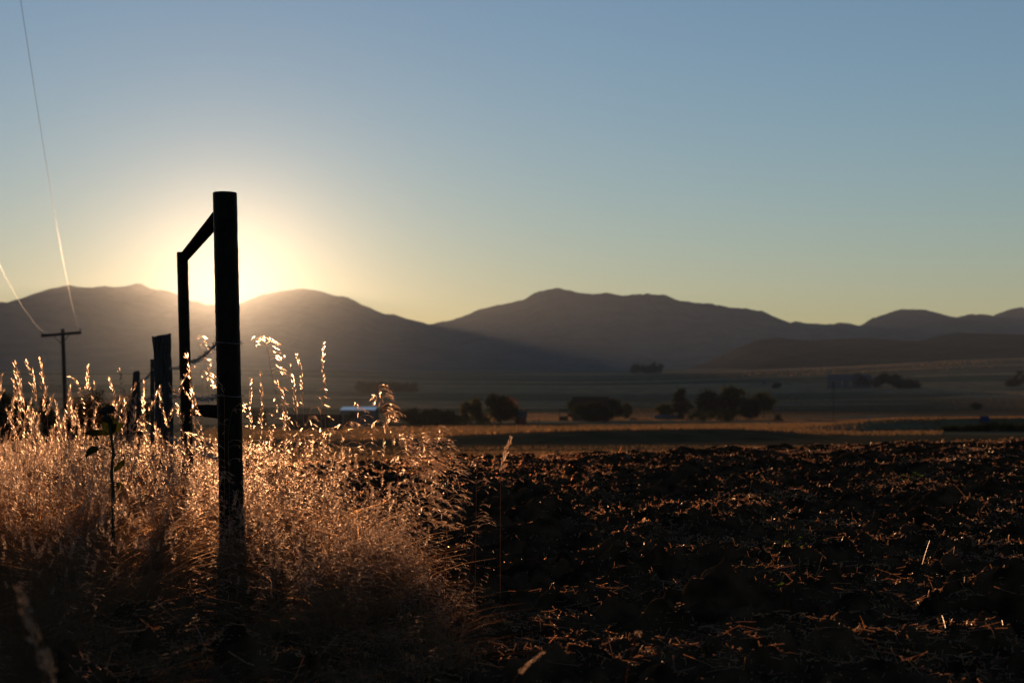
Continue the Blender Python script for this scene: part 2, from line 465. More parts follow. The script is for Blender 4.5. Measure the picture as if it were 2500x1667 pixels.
class Q:                                             # quad soup with a material index
    def __init__(self): self.v = []; self.m = []
    def quad(self, a, b, c, d, m): self.v.append((a, b, c, d)); self.m.append(m)
    def ribbon(self, pts, w, m, rg, taper=True):
        pts = np.asarray(pts); n = len(pts)
        ax = pts[-1] - pts[0]; an = rg.uniform(0, 2 * np.pi)
        s_ = np.cross(ax, [math.cos(an), math.sin(an), 0.3]); s_ /= (np.linalg.norm(s_) + 1e-9)
        for i in range(n - 1):
            w0 = w * (1 - 0.7 * i / (n - 1)) if taper else w; w1 = w * (1 - 0.7 * (i + 1) / (n - 1)) if taper else w
            self.quad(pts[i] - s_ * w0 / 2, pts[i] + s_ * w0 / 2, pts[i + 1] + s_ * w1 / 2, pts[i + 1] - s_ * w1 / 2, m)
    def stem(self, pts, r0, r1, m):
        pts = np.asarray(pts); n = len(pts); rings = []
        for i, p in enumerate(pts):
            r = r0 + (r1 - r0) * i / (n - 1)
            rings.append([p + r * np.array([math.cos(a), math.sin(a), 0]) for a in (0.3, 2.39, 4.49)])
        for i in range(n - 1):
            for k_ in range(3):
                self.quad(rings[i][k_], rings[i][(k_ + 1) % 3], rings[i + 1][(k_ + 1) % 3], rings[i + 1][k_], m)
    def seed(self, p, d, L, w, m, rg):
        d = d / np.linalg.norm(d)
        s_ = np.cross(d, rg.normal(size=3)); s_ /= np.linalg.norm(s_)
        self.quad(p, p + d * L * 0.42 + s_ * w / 2, p + d * L, p + d * L * 0.42 - s_ * w / 2, m)
    def arr(self): return np.array(self.v), np.array(self.m)

def grass_head(q, pts, kind, rg, ms=0, mt=1, size=1.0, full=1.0):
    """seed head along the polyline pts (base to tip)"""
    pts = np.asarray(pts); n = len(pts)
    def at(t_):
        f_ = t_ * (n - 1); i = min(int(f_), n - 2); return pts[i] + (pts[i + 1] - pts[i]) * (f_ - i)
    tip = pts[-1] - pts[-2]; tip = tip / np.linalg.norm(tip)
    if kind == 'open':                                # loose drooping panicle
        nb = int(11 * full) + 3
        for b in range(nb):
            t_ = (b + rg.random()) / nb
            a = rg.normal(0, 1.15); L = (0.085 * (1 - 0.65 * t_) + 0.02) * rg.uniform(0.6, 1.2) * size
            o = np.array([math.cos(a), math.sin(a), 0.0]); p0 = at(t_)
            bp = [p0]
            for s_ in range(1, 4):
                u = s_ / 3
                bp.append(p0 + o * L * u + np.array([0, 0, 1]) * L * (0.75 * u - 0.72 * u * u))
            q.ribbon(bp, 0.0014 * size, ms, rg)
            ns = int(rg.integers(3, 6) * full) + 1
            for k_ in range(ns):
                u = 0.45 + 0.55 * (k_ + rg.random()) / ns
                f_ = u * 3; i = min(int(f_), 2); p = bp[i] + (bp[i + 1] - bp[i]) * (f_ - i)
                d = (bp[i + 1] - bp[i]) / (np.linalg.norm(bp[i + 1] - bp[i]) + 1e-9) * 0.8 + np.array([0.1, 0, -0.35]) + rg.normal(0, 0.26, 3)
                q.seed(p, d, rg.uniform(0.014, 0.030) * size, rg.uniform(0.0022, 0.0038) * size, ms, rg)
    else:                                             # narrow spike-like head
        ns = int(84 * full)
        for k_ in range(ns):
            t_ = (k_ + rg.random()) / ns
            clump = 0.5 + 0.5 * math.sin(t_ * 19 + rg.random())
            if rg.random() > 0.35 + 0.65 * clump: continue
            p = at(t_); a = rg.uniform(0, 2 * np.pi); o = np.array([math.cos(a), math.sin(a), 0])
            sp = 0.011 * (1 - 0.6 * t_) * size
            d = tip * 1.4 + o * 0.5 + rg.normal(0, 0.22, 3)
            q.seed(p + o * sp * rg.random(), d, rg.uniform(0.011, 0.022) * size, rg.uniform(0.0024, 0.004) * size, ms, rg)

def grass_proto(kind, seed):
    rg = np.random.default_rng(seed); q = Q()
    H = 0.70
    bend = rg.uniform(0.03, 0.16); a = rg.uniform(0, 2 * np.pi); o = np.array([math.cos(a), math.sin(a), 0])
    tt = np.linspace(0, 1, 8)
    pts = [np.array([0, 0, 1]) * H * t_ * (1 - 0.12 * bend * t_ ** 3) + o * bend * H * t_ ** 2.4 for t_ in tt]
    q.stem(pts[:-1], 0.0011, 0.0006, 1)
    hs = 3 if kind == 'open' else 5
    grass_head(q, pts[hs + 1:] if kind != 'open' else pts[hs:], kind, rg, 0, 1, full=1.0)
    for b in range(3):                                # leaves on the stem
        z0 = H * rg.uniform(0.02, 0.45); a = rg.uniform(0, 2 * np.pi); o = np.array([math.cos(a), math.sin(a), 0])
        L = rg.uniform(0.12, 0.25); p0 = np.array([0, 0, z0])
        bp = [p0 + o * L * u * 0.6 + np.array([0, 0, 1]) * L * (0.95 * u - 0.75 * u * u) for u in np.linspace(0, 1, 4)]
        q.ribbon(bp, 0.0036, 2, rg)
    return q.arr()
def tuft_proto(seed):
    rg = np.random.default_rng(seed); q = Q()
    for b in range(9):
        a = rg.uniform(0, 2 * np.pi); o = np.array([math.cos(a), math.sin(a), 0]); L = rg.uniform(0.25, 0.62)
        r = rg.uniform(0.25, 0.75)
        bp = [o * 0.02 + o * L * r * u ** 1.6 + np.array([0, 0, 1]) * L * (u - 0.42 * u * u) for u in np.linspace(0, 1, 5)]
        q.ribbon(bp, 0.0034, 2, rg)
    return q.arr()
P_OPEN = [grass_proto('open', 100 + i) for i in range(9)]
P_SPIKE = [grass_proto('spike', 200 + i) for i in range(7)]
P_TUFT = [tuft_proto(300 + i) for i in range(8)]

def edge_x(y):                                        # right-hand edge of the grass strip
    y = np.asarray(y, dtype=float)
    return -0.20 - 0.262 * np.maximum(y - 6.7, -0.25) - 0.32 * np.clip(6.4 - y, 0, 3) + 0.18 * vnoise(y * 0.9, y * 0 + 3, 91)
def height_at(x, y):
    h = np.interp(y, [3, 4.5, 5.5, 6.5, 7.4, 8.6, 11, 16, 24, 30], [0.04, 0.10, 0.17, 0.28, 0.42, 0.53, 0.58, 0.56, 0.50, 0.45])
    pxx = CX + F * x / y
    return h * (1 + 0.20 * sstep(560, 200, pxx) * sstep(13, 10.5, y) + 0.17 * sstep(540, 740, pxx) * sstep(7.2, 8.8, y)) * (1 + 0.16 * fbm(x / 0.8, y / 1.1, 95, 3))
def scatter(n, seed, ymin, ymax, dens_pow, shift=0.0):
    rg = np.random.default_rng(seed); X = []; Y = []; c = 0
    while c < n:
        y = ymin + (ymax - ymin) * rg.random(n) ** dens_pow
        lo = -0.40 * y - 0.9; hi = edge_x(y) + shift
        wmax = 0.27 * ymax + 3
        x = hi - rg.random(n) * wmax
        ok = (x > lo)
        dd = np.clip(0.55 + 1.1 * fbm(x / 0.45, y / 0.6, 97, 3), 0.06, 1)
        ok &= rg.random(n) < dd
        X.append(x[ok]); Y.append(y[ok]); c += ok.sum()
    return np.concatenate(X)[:n], np.concatenate(Y)[:n], rg
def place(protos, x, y, h, rg, lean_x=0.0, lean_sd=0.10, base_h=0.70, wide=1.0, yaw_sd=None):
    Vs = []; Ms = []
    z = land(x, y) - 0.02
    pi = rg.integers(0, len(protos), len(x))
    yaw = rg.uniform(0, 2 * np.pi, len(x)) if yaw_sd is None else rg.normal(0, yaw_sd, len(x)); sc = h / base_h
    lx = lean_x + rg.normal(0, lean_sd, len(x)); ly = rg.normal(0, lean_sd, len(x))
    for i, (pv_, pm) in enumerate(protos):
        idx = np.where(pi == i)[0]
        if not len(idx): continue
        c = np.cos(yaw[idx])[:, None, None]; s_ = np.sin(yaw[idx])[:, None, None]; k_ = sc[idx][:, None, None]
        px_, py_, pz_ = pv_[None, :, :, 0], pv_[None, :, :, 1], pv_[None, :, :, 2]
        zz = pz_ * k_
        xx = (px_ * c - py_ * s_) * (0.5 + 0.5 * k_) * wide + lx[idx][:, None, None] * zz + x[idx][:, None, None]
        yy = (px_ * s_ + py_ * c) * (0.5 + 0.5 * k_) * wide + ly[idx][:, None, None] * zz + y[idx][:, None, None]
        V = np.stack([xx, yy, zz + z[idx][:, None, None]], -1).astype(np.float32)
        Vs.append(V.reshape(-1, 3)); Ms.append(np.tile(pm, len(idx)))
    return np.concatenate(Vs), np.concatenate(Ms)

VV = []; MM = []
GRASS_N = 1.0
x, y, rg = scatter(int(2500 * GRASS_N), 401, 6.6, 12.5, 1.1)
h = height_at(x, y) * (0.50 + 0.72 * rg.random(len(x)) ** 0.8)
s_edge = (edge_x(y) - x)
h *= 0.92 + 0.08 * sstep(0, 0.6, s_edge)
pxx = CX + F * x / y
h *= np.where(rg.random(len(x)) < np.where(pxx < 480, 0.30, 0.12), rg.uniform(1.10, 1.50, len(x)), 1.0)
spike = rg.random(len(x)) < np.where(pxx < 420, 0.88, 0.5)
for pr, msk in ((P_SPIKE, spike), (P_OPEN, ~spike)):
    V, M = place(pr, x[msk], y[msk], h[msk], rg, lean_x=0.05, yaw_sd=(0.7 if pr is P_OPEN else None)); VV.append(V); MM.append(M)
x, y, rg = scatter(int(1900 * GRASS_N), 402, 12.5, 28, 1.3)
h = height_at(x, y) * rg.uniform(0.55, 1.15, len(x))
V, M = place(P_SPIKE[:5] + P_OPEN[:3], x, y, h, rg); VV.append(V); MM.append(M)
x, y, rg = scatter(int(70 * GRASS_N), 403, 4.4, 6.6, 0.8)
h = height_at(x, y) * rg.uniform(0.6, 1.05, len(x))
V, M = place(P_OPEN[:4], x, y, h, rg, lean_x=0.25, lean_sd=0.2); VV.append(V); MM.append(M)
x, y, rg = scatter(int(7500 * GRASS_N), 404, 3.0, 9.5, 0.85)
h = height_at(x, y) * rg.uniform(0.5, 1.0, len(x)) / 0.75
V, M = place(P_TUFT, x, y, np.maximum(h, 0.14) * 0.80, rg, lean_x=0.22, lean_sd=0.25, base_h=0.55, wide=1.1); VV.append(V); MM.append(M)
x, y, rg = scatter(int(4200 * GRASS_N), 405, 7.6, 17, 1.1)
V, M = place(P_TUFT, x, y, height_at(x, y) * rg.uniform(0.35, 0.78, len(x)), rg, lean_x=0.05, lean_sd=0.15, base_h=0.55, wide=0.8); VV.append(V); MM.append(M)
rg = np.random.default_rng(406)
y = rg.uniform(6.5, 8.8, 150); x = edge_x(y) - np.abs(rg.normal(0, 0.18, 150)) + 0.08
V, M = place(P_OPEN + P_SPIKE[:3], x, y, rg.uniform(0.28, 0.62, 150) * np.interp(y, [6.5, 7.2, 8.8], [0.40, 0.75, 1.1]), rg, lean_x=0.10, lean_sd=0.12, yaw_sd=0.8); VV.append(V); MM.append(M)
V = np.concatenate(VV); M = np.concatenate(MM)
Fq = np.arange(len(V)).reshape(-1, 4)
go = mesh_obj('dry_grass', V, Fq, None, mats=[MAT_SEED, MAT_STEM, MAT_BLADE], midx=M)
tag(go, 'mass of dry golden grass glowing along the fence line', kind='stuff')
print('grass quads', len(Fq))

# ------------------------------------------------------------------ fence
MAT_PIPE = noise_mat('weathered_pipe', (0.004, 0.0035, 0.003), (0.013, 0.010, 0.008), scale=14, rough=0.40, metallic=0.0, bump=0.15, spec=0.035)
MAT_RAIL = noise_mat('dull_pipe_rail', (0.006, 0.005, 0.0045), (0.018, 0.014, 0.011), scale=14, rough=1.0, bump=0.15, spec=0.0)
MAT_WOOD = noise_mat('weathered_wood', (0.016, 0.014, 0.013), (0.045, 0.038, 0.035), scale=9, rough=0.9, bump=0.5, stretch=(6, 6, 0.6), spec=0.15)
MAT_WIRE = noise_mat('galvanised_wire', (0.22, 0.19, 0.16), (0.34, 0.30, 0.26), scale=40, rough=0.38, metallic=0.8)
MAT_STEEL = noise_mat('dark_steel_post', (0.03, 0.026, 0.022), (0.06, 0.045, 0.035), scale=20, rough=0.6, metallic=0.4)

A_TOP, A_BOT = P(549, 472, 9.0), P(567.5, 1345, 9.0)
B_TOP, B_BOT = P(445, 617, 13.5), P(460, 1215, 13.5)
br = empty('fence_brace', (A_BOT.x, 9.0, 0), 'tall dark pipe brace of two posts and two rails in the grass before the sun', 'fence brace')
def post_mesh(top, bot, r, sides=28, seed=1):
    mb = MB(); n = 70; rg = np.random.default_rng(seed)
    pts = [bot.lerp(top, i / (n - 1)) for i in range(n)]
    rr = [r * (1.03 - 0.03 * i / (n - 1)) * (1 + 0.006 * math.sin(i * 0.7) + rg.uniform(-0.010, 0.010)) for i in range(n)]
    pts.append(top + Vector((0, 0, 0.004))); rr.append(r * 0.93)
    mb.tube(pts, rr, sides, rough=0.014, seed=seed)
    return mb
post_mesh(A_TOP, A_BOT, 0.0655).build('post', MAT_PIPE, br, smooth=False)['label'] = 'thick near post in front of the sun'
post_mesh(B_TOP, B_BOT, 0.0455, seed=2).build('post', MAT_PIPE, br, smooth=False)['label'] = 'slimmer far post at the left end of the rails'
def along(T, Bm, z): return Bm.lerp(T, (z - Bm.z) / (T.z - Bm.z))
ra = along(A_TOP, A_BOT, py2z(509, 9.0)); rb = along(B_TOP, B_BOT, py2z(633, 13.5))
MB().tube([ra.lerp(rb, i / 8) for i in range(9)], 0.041, 18, rough=0.01, seed=3).build('rail', MAT_RAIL, br)['label'] = 'sloping top rail between the post tops'
ra2 = along(A_TOP, A_BOT, py2z(1006, 9.0)); rb2 = along(B_TOP, B_BOT, py2z(1000, 13.5))
MB().tube([ra2.lerp(rb2, i / 8) for i in range(9)], 0.042, 18, rough=0.01, seed=4).build('rail', MAT_RAIL, br)['label'] = 'lower rail with a bright sunlit upper edge'
# welded flange lumps where the rails meet the posts, and a wire loop round the near post
for pz in (838, 967):
    mb = MB()
    c = along(A_TOP, A_BOT, py2z(pz, 9.0))
    mb.tube([c + Vector((0.068 * math.cos(a), 0.068 * math.sin(a), 0.004 * math.sin(2 * a))) for a in np.linspace(0, 2 * math.pi, 25)], 0.0022, 5, cap=False)
    for a in (0.0, 2.0, 3.3):
        p = c + Vector((0.069 * math.cos(a), 0.069 * math.sin(a), 0))
        for dz, dx in ((0.016, 0.006), (-0.015, 0.008), (0.004, 0.018)):
            mb.tube([p, p + Vector((dx * math.cos(a), dx * math.sin(a), dz))], 0.0014, 4)
    mb.build('wire_loop', MAT_WIRE, br)

def rough_post(name, base, top, r, label, cat, mat, seed, neck=None, sides=18):
    rg = np.random.default_rng(seed); o = empty(name, tuple(base), label, cat)
    mb = MB(); n = 26; pts = []; rad = []
    for i in range(n):
        u = i / (n - 1); p = base.lerp(top, u)
        w = r * (1.04 - 0.06 * u) * (1 + 0.05 * math.sin(u * 9 + seed) + 0.03 * math.sin(u * 23 + 2 * seed))
        if neck: w *= np.interp(u, neck[0], neck[1])
        pts.append(p + Vector((0.012 * math.sin(u * 5 + seed), 0, 0))); rad.append(w)
    mb.tube(pts, rad, sides, rough=0.05, seed=seed)
    # uneven weathered top: drop or lift the last ring
    V = mb.v[-1]
    for s_ in range(sides):
        V[(n - 1) * sides + s_, 2] += r * (0.20 * math.sin(2 * math.pi * s_ / sides + 0.6) + rg.uniform(-0.08, 0.12))
    mb.build('post_shaft', mat, o)
    return o
wp = rough_post('fence_post', Vector((px2x(401, 17), 17, -0.1)), P(396, 819, 17), 0.093, 'thick split wooden post with a chipped slanting top beside the pipe brace', 'fence post', MAT_WOOD, 5,
           neck=([0, 0.80, 0.88, 0.94, 1.0], [1, 1.0, 0.95, 0.99, 0.98]))
rough_post('fence_post', Vector((px2x(333, 26), 26, -0.35)), P(331, 908, 26), 0.074, 'short far wooden post with a notched narrow top, half sunk in grass', 'fence post', MAT_WOOD, 9,
           neck=([0, 0.80, 0.86, 0.90, 1.0], [1, 1.0, 0.97, 0.80, 0.76]))
# steel T-post behind the wooden post
tp = empty('steel_post', (px2x(372, 18), 18, 0), 'thin studded steel post left of the thick wooden post', 'fence post')
mb = MB(); z0, z1 = -0.15, py2z(877, 18); xx = px2x(372, 18)
mb.box((xx, 18, (z0 + z1) / 2), (0.044, 0.006, z1 - z0), 0.25)
mb.box((xx - 0.006, 18 + 0.022, (z0 + z1) / 2), (0.006, 0.036, z1 - z0 - 0.01), 0.25)
for i in range(18): mb.box((xx + 0.002, 18 - 0.006, 0.15 + i * 0.068), (0.014, 0.010, 0.02), 0.25)
mb.build('shaft', MAT_STEEL, tp)

def barbed(label, knots, seed):
    """two twisted strands along the knots with a barb every 12 cm"""
    rg = np.random.default_rng(seed); mb = MB(); path = []
    for a, b in zip(knots[:-1], knots[1:]):
        n = max(6, int((b - a).length / 0.016)); sag = 0.02 * (b - a).length / 4
        for i in range(n):
            u = i / n; p = a.lerp(b, u); p.z -= sag * 4 * u * (1 - u); path.append(p)
    path.append(knots[-1])
    for ph in (0, math.pi):
        mb.tube([p + Vector((0.0022 * math.cos(i * 1.1 + ph), 0, 0.0022 * math.sin(i * 1.1 + ph))) for i, p in enumerate(path)], 0.0022, 4)
    i = 3
    while i < len(path) - 2:
        p = path[i]; d = (path[i + 1] - path[i]).normalized()
        s_ = d.cross(Vector((0, 0, 1))).normalized(); a0 = rg.uniform(0, 6.28)
        for k_ in range(4):
            a = a0 + k_ * 1.57 + rg.uniform(-0.3, 0.3); o_ = s_ * math.cos(a) + Vector((0, 0, 1)) * math.sin(a)
            q0 = p + d * (0.005 * (k_ - 1.5)); mb.tube([q0 - o_ * 0.003, q0 + o_ * 0.023 + d * rg.uniform(-0.005, 0.005)], [0.0021, 0.0011], 4)
        mb.tube([p - d * 0.009, p + d * 0.009], 0.0042, 6)
        i += 7
    o = mb.build('barbed_wire', MAT_WIRE, None)
    return tag(o, label, 'barbed wire', 'barbed wire strands of the fence')
def strand(py_a, py_b, z_w, label, seed):
    ka = along(A_TOP, A_BOT, py2z(py_a, 9.0)) + Vector((-0.066, 0.01, 0)); kb = along(B_TOP, B_BOT, py2z(py_b, 13.5)) + Vector((0.046, -0.01, 0))
    kc = Vector((px2x(420, 17) - 0.01, 16.95, z_w)); kd = Vector((px2x(376, 18), 17.95, z_w)); ke = Vector((px2x(340, 26), 26, z_w - 0.05))
    barbed(label, [ka, kb, kc, kd, ke], seed)
strand(838, 884, 1.23, 'topmost barbed wire, slanting from the near pipe post to the far one', 11)
strand(967, 967, 0.95, 'level barbed wire just above the lower rail, edge lit by the sun', 12)
strand(1118, 1086, 0.52, 'lowest visible barbed wire, rising out of the grass to the near post', 13)

# ------------------------------------------------------------------ utility pole and its lines
MAT_POLE = noise_mat('creosote_pole', (0.02, 0.016, 0.013), (0.05, 0.04, 0.032), scale=3, rough=0.85, stretch=(4, 4, 0.4))
MAT_LINE = noise_mat('aluminium_line', (0.45, 0.42, 0.38), (0.55, 0.52, 0.48), scale=3, rough=0.48, metallic=1.0)
MAT_GLASS = noise_mat('insulator', (0.20, 0.17, 0.14), (0.30, 0.26, 0.22), scale=10, rough=0.15, spec=0.6)
PD = 101.0
pt, pb = P(153, 803, PD), Vector((px2x(164, PD), PD, float(land(px2x(164, PD), PD)) - 0.5))
up = empty('utility_pole', tuple(pb), 'wooden utility pole with one crossarm rising behind the grass at the left', 'utility pole')
MB().tube([pb.lerp(pt, i / 10) for i in range(11)], [0.15 - 0.004 * i for i in range(11)], 12).build('pole', MAT_POLE, up, smooth=True)
ca, cb = P(103, 820, PD), P(200, 812, PD)
mb = MB(); dv = (cb - ca).normalized(); n_ = dv.cross(Vector((0, 1, 0))).normalized()
off = Vector((0, -0.17, 0))
V = []
for p in (ca, cb):
    for a, b in ((-1, -1), (1, -1), (1, 1), (-1, 1)): V.append(tuple(p + off + Vector((0, 1, 0)) * (0.06 * a) + n_ * (0.085 * b)))
mb.add(V, [(0, 1, 2, 3), (7, 6, 5, 4), (0, 4, 5, 1), (1, 5, 6, 2), (2, 6, 7, 3), (3, 7, 4, 0)])
mb.build('crossarm', MAT_POLE, up)
for sgn, e in ((-1, ca), (1, cb)):
    mid = pb.lerp(pt, 0.9)
    MB().tube([ca.lerp(cb, 0.5 + sgn * 0.22) + off, Vector((pt.x, PD - 0.17, pt.z - 0.95))], 0.022, 6).build('arm_brace', MAT_POLE, up)
    q = e.lerp(ca.lerp(cb, 0.5), 0.05) + off
    MB().tube([q + Vector((0, 0, h_)) for h_ in (0.05, 0.13, 0.16, 0.20, 0.24, 0.27)], [0.015, 0.02, 0.06, 0.045, 0.055, 0.02], 10).build('insulator', MAT_GLASS, up, smooth=True)
g0 = ca.lerp(cb, 0.04) + off; g1 = Vector((px2x(152, PD), PD - 0.25, py2z(965, PD)))
MB().tube([Vector((g0.x + (g1.x - g0.x) * u ** 1.25, g0.y, g0.z + (g1.z - g0.z) * (1 - (1 - u) ** 1.1))) for u in np.linspace(0, 1, 14)], 0.012, 4).build('guy_wire', MAT_LINE, up)
def power_line(pts_, label):
    pts_ = np.array(pts_); y = np.linspace(101, -12, 120)
    c = np.polyfit(pts_[:, 1], pts_[:, 2], 2)
    x0, slope = pts_[0, 0], (pts_[1, 0] - pts_[0, 0]) / (pts_[1, 1] - pts_[0, 1])
    o = MB().tube([(x0 + slope * (yy - pts_[0, 1]), yy, float(np.polyval(c, yy))) for yy in y], 0.0048, 6).build('power_line', MAT_LINE)
    tag(o, label, 'power line', 'power lines on the pole')
qa = cb.lerp(ca, 0.05) + off; qb = ca.lerp(cb, 0.05) + off
power_line([(qa.x, qa.y, qa.z + 0.22), (px2x(140, 53), 53, py2z(560, 53)), (px2x(42, 29.5), 29.5, py2z(0, 29.5))], 'power line climbing from the right end of the crossarm to the top')
power_line([(qb.x, qb.y, qb.z + 0.22), (px2x(0, 61), 61, py2z(650, 61)), (px2x(0, 61) + 31 * 0.2456, 30, py2z(650, 61) + 2.35)], 'power line leaving at the left edge from the left end of the crossarm')

# ------------------------------------------------------------------ tall single grass stalks
def stalk(label, pts_px, d, head_from, kind, seed, size=1.0, full=1.0, base=None):
    """pts_px: photo points from the lowest seen point up to the tip, standing at distance d"""
    rg = np.random.default_rng(seed)
    P3 = [np.array(P(a, b, d)) for a, b in pts_px]
    bx = base if base is not None else pts_px[0][0]
    b0 = np.array([px2x(bx, d), d, float(land(px2x(bx, d), d)) - 0.02])
    raw = [b0] + P3
    # smooth the stem through its points
    tq = np.linspace(0, len(raw) - 1, 40); R_ = np.array(raw)
    sm = np.stack([np.interp(tq, np.arange(len(raw)), R_[:, k_]) for k_ in range(3)], -1)
    for _ in range(4): sm[1:-1] = 0.25 * sm[:-2] + 0.5 * sm[1:-1] + 0.25 * sm[2:]
    o = empty('grass_stalk', tuple(b0), label, 'grass stalk', 'tall single grass stalks')
    L = np.concatenate([[0], np.cumsum(np.linalg.norm(np.diff(sm, axis=0), axis=1))]); L /= L[-1]
    cut = int(np.searchsorted(L, head_from))
    q = Q(); q.stem(sm[:cut + 1], 0.0015 * size, 0.0011 * size, 0); v, _ = q.arr()
    mesh_obj('stem', v.reshape(-1, 3) - b0, np.arange(len(v) * 4).reshape(-1, 4), MAT_STEM, o)
    q = Q(); q.stem(sm[cut:], 0.0012 * size, 0.0006 * size, 1); grass_head(q, sm[cut:], kind, rg, 0, 1, size=size, full=full); v, m_ = q.arr()
    mesh_obj('seed_head', v.reshape(-1, 3) - b0, np.arange(len(v) * 4).reshape(-1, 4), None, o, mats=[MAT_SEED, MAT_STEM], midx=m_)
    return o
stalk('tall stalk right of the near post with a drooping head curling left', [(688, 1010), (665, 925), (655, 860), (648, 835), (634, 822), (614, 836)], 9.2, 0.76, 'open', 501, 1.05, 2.2)
stalk('straight thin stalk rising highest, seeded only near its tip', [(796, 1075), (791, 970), (788, 900), (790, 838)], 10.5, 0.80, 'spike', 502, 1.1, 1.0)
stalk('stalk with broken clusters just left of the highest thin one', [(742, 1040), (738, 960), (735, 900), (724, 866)], 10.2, 0.72, 'spike', 503, 1.2, 1.2)
stalk('stalk with a knotty head, third right of the near post', [(730, 1060), (722, 985), (716, 930), (706, 890)], 9.4, 0.55, 'spike', 504, 1.3, 1.5)
stalk('upright narrow spike nearest the right side of the near post', [(616, 1080), (612, 1000), (612, 925)], 9.1, 0.55, 'spike', 505, 1.1, 1.6)
stalk('long narrow upright spike second right of the near post', [(640, 1060), (638, 985), (637, 910)], 9.3, 0.45, 'spike', 506, 1.25, 2.2)
stalk('spike leaning left over the bright mass right of the near post', [(716, 1080), (700, 1010), (690, 960), (676, 935)], 9.0, 0.5, 'spike', 507, 1.3, 2.0)
stalk('tall stalk in front of the bright shed roof with a plume leaning left', [(975, 1180), (955, 1075), (938, 1020), (928, 975), (924, 942)], 8.2, 0.60, 'open', 508, 1.15, 3.0)
stalk('fine loose stalk left of the shed roof plume', [(900, 1150), (886, 1060), (875, 1010), (862, 985)], 8.4, 0.6, 'open', 509, 0.95, 1.6)
stalk('lone neat spike standing right of all other tall stalks over the ploughed field', [(1221, 1350), (1222, 1180), (1228, 1120), (1246, 1070)], 7.2, 0.80, 'spike', 510, 1.15, 1.5)
stalk('loose thin stalk left of the lone spike over the field', [(1160, 1450), (1162, 1260), (1163, 1160), (1168, 1100)], 7.0, 0.72, 'open', 511, 0.9, 0.7)
stalk('sparse stalk with drooping side branches low at the field edge', [(1125, 1480), (1150, 1380), (1165, 1290), (1172, 1225)], 6.9, 0.6, 'open', 512, 0.85, 0.6)
stalk('bushy plume on the right shoulder of the grass mass', [(1065, 1330), (1040, 1180), (1030, 1100), (1015, 1062)], 7.9, 0.40, 'open', 513, 1.25, 4.2)
stalk('second bushy plume just left of the right shoulder one', [(1040, 1350), (1010, 1200), (990, 1120), (965, 1065)], 7.8, 0.42, 'open', 514, 1.25, 4.0)
stalk('drooping stalk at the far right of the shoulder plumes', [(1090, 1380), (1092, 1250), (1093, 1160), (1080, 1080), (1062, 1068)], 7.6, 0.5, 'open', 515, 1.1, 2.6)
stalk('far left tall spike leaning left with a bright tip', [(62, 1060), (58, 985), (46, 930), (36, 890)], 8.6, 0.55, 'spike', 516, 1.5, 1.5)
stalk('second far left tall spike with a curved tip', [(88, 1040), (86, 960), (80, 915), (64, 884)], 8.8, 0.55, 'spike', 517, 1.5, 1.7)
stalk('bent stalk left of the sunflower with its tip hanging left', [(212, 1040), (205, 985), (197, 945), (186, 925), (172, 920)], 10.0, 0.65, 'spike', 518, 1.2, 1.2)
stalk('upright spike just left of the sunflower head, behind it', [(292, 1080), (284, 1000), (276, 955), (266, 924)], 11.0, 0.6, 'spike', 519, 1.4, 1.8)
stalk('spike against the slim far pipe post', [(480, 1060), (474, 985), (466, 920), (456, 872)], 8.8, 0.55, 'spike', 520, 1.4, 1.8)
stalk('second lower spike against the slim far pipe post', [(500, 1080), (482, 1000), (462, 970), (446, 948)], 8.7, 0.75, 'spike', 521, 1.0, 0.7)
stalk('spike in front of the thick wooden post', [(450, 1100), (440, 1010), (428, 960), (414, 937)], 9.5, 0.6, 'spike', 522, 1.2, 1.5)
stalk('short stalk leaning left in the gap between the two pipe posts', [(548, 960), (534, 930), (508, 902)], 8.8, 0.85, 'spike', 523, 1.0, 0.8)
stalk('blurred nearest stalk at the bottom left corner', [(112, 1640), (85, 1560), (62, 1490), (50, 1440)], 2.9, 0.75, 'spike', 524, 0.9, 1.4)
stalk('short blurred spike beside the nearest stalk at the bottom left', [(126, 1655), (120, 1620), (114, 1592)], 3.1, 0.85, 'spike', 525, 0.8, 1.4)
stalk('bright fat spike leaning right in front of the field at the bottom centre', [(1252, 1660), (1290, 1620), (1322, 1595)], 4.4, 0.72, 'spike', 526, 0.7, 1.6)
stalk('bent bare stalk with a folded tip over the dark clods at the bottom', [(1528, 1650), (1545, 1580), (1556, 1534), (1562, 1548)], 4.6, 0.93, 'spike', 527, 0.7, 0.3)

stalk('far stalk glittering out of focus above the top barbed wire between the pipe posts', [(492, 1000), (494, 920), (490, 860), (478, 816)], 22.0, 0.6, 'open', 528, 2.2, 1.3)
stalk('second far glittering stalk lower in the gap between the pipe posts', [(512, 1000), (508, 950), (504, 905), (497, 870)], 20.0, 0.75, 'open', 529, 1.6, 0.5)
stalk('curved stalk low between the near post and the yellow tree, seeds hanging right', [(845, 1180), (842, 1090), (835, 1050), (846, 1030), (862, 1038)], 8.8, 0.5, 'open', 530, 1.2, 1.2)
stalk('leaning stalk crossing the front of the near post low down', [(560, 1180), (556, 1060), (566, 1000), (585, 985)], 8.4, 0.6, 'open', 531, 1.0, 0.8)
stalk('arching stalk with fine side sprays in front of the slim far post base', [(510, 1180), (492, 1100), (470, 1065), (432, 1058)], 8.2, 0.5, 'open', 532, 1.2, 1.4)
stalk('thin bowed stalk over the left grass, tip nodding to the right edge of the sunflower', [(320, 1150), (318, 1080), (326, 1040), (345, 1026)], 8.6, 0.55, 'open', 533, 1.1, 1.0)
stalk('pale spike just right of the utility pole rising out of the grass', [(150, 1120), (146, 1050), (142, 1010), (138, 985)], 8.0, 0.5, 'spike', 534, 1.4, 1.6)
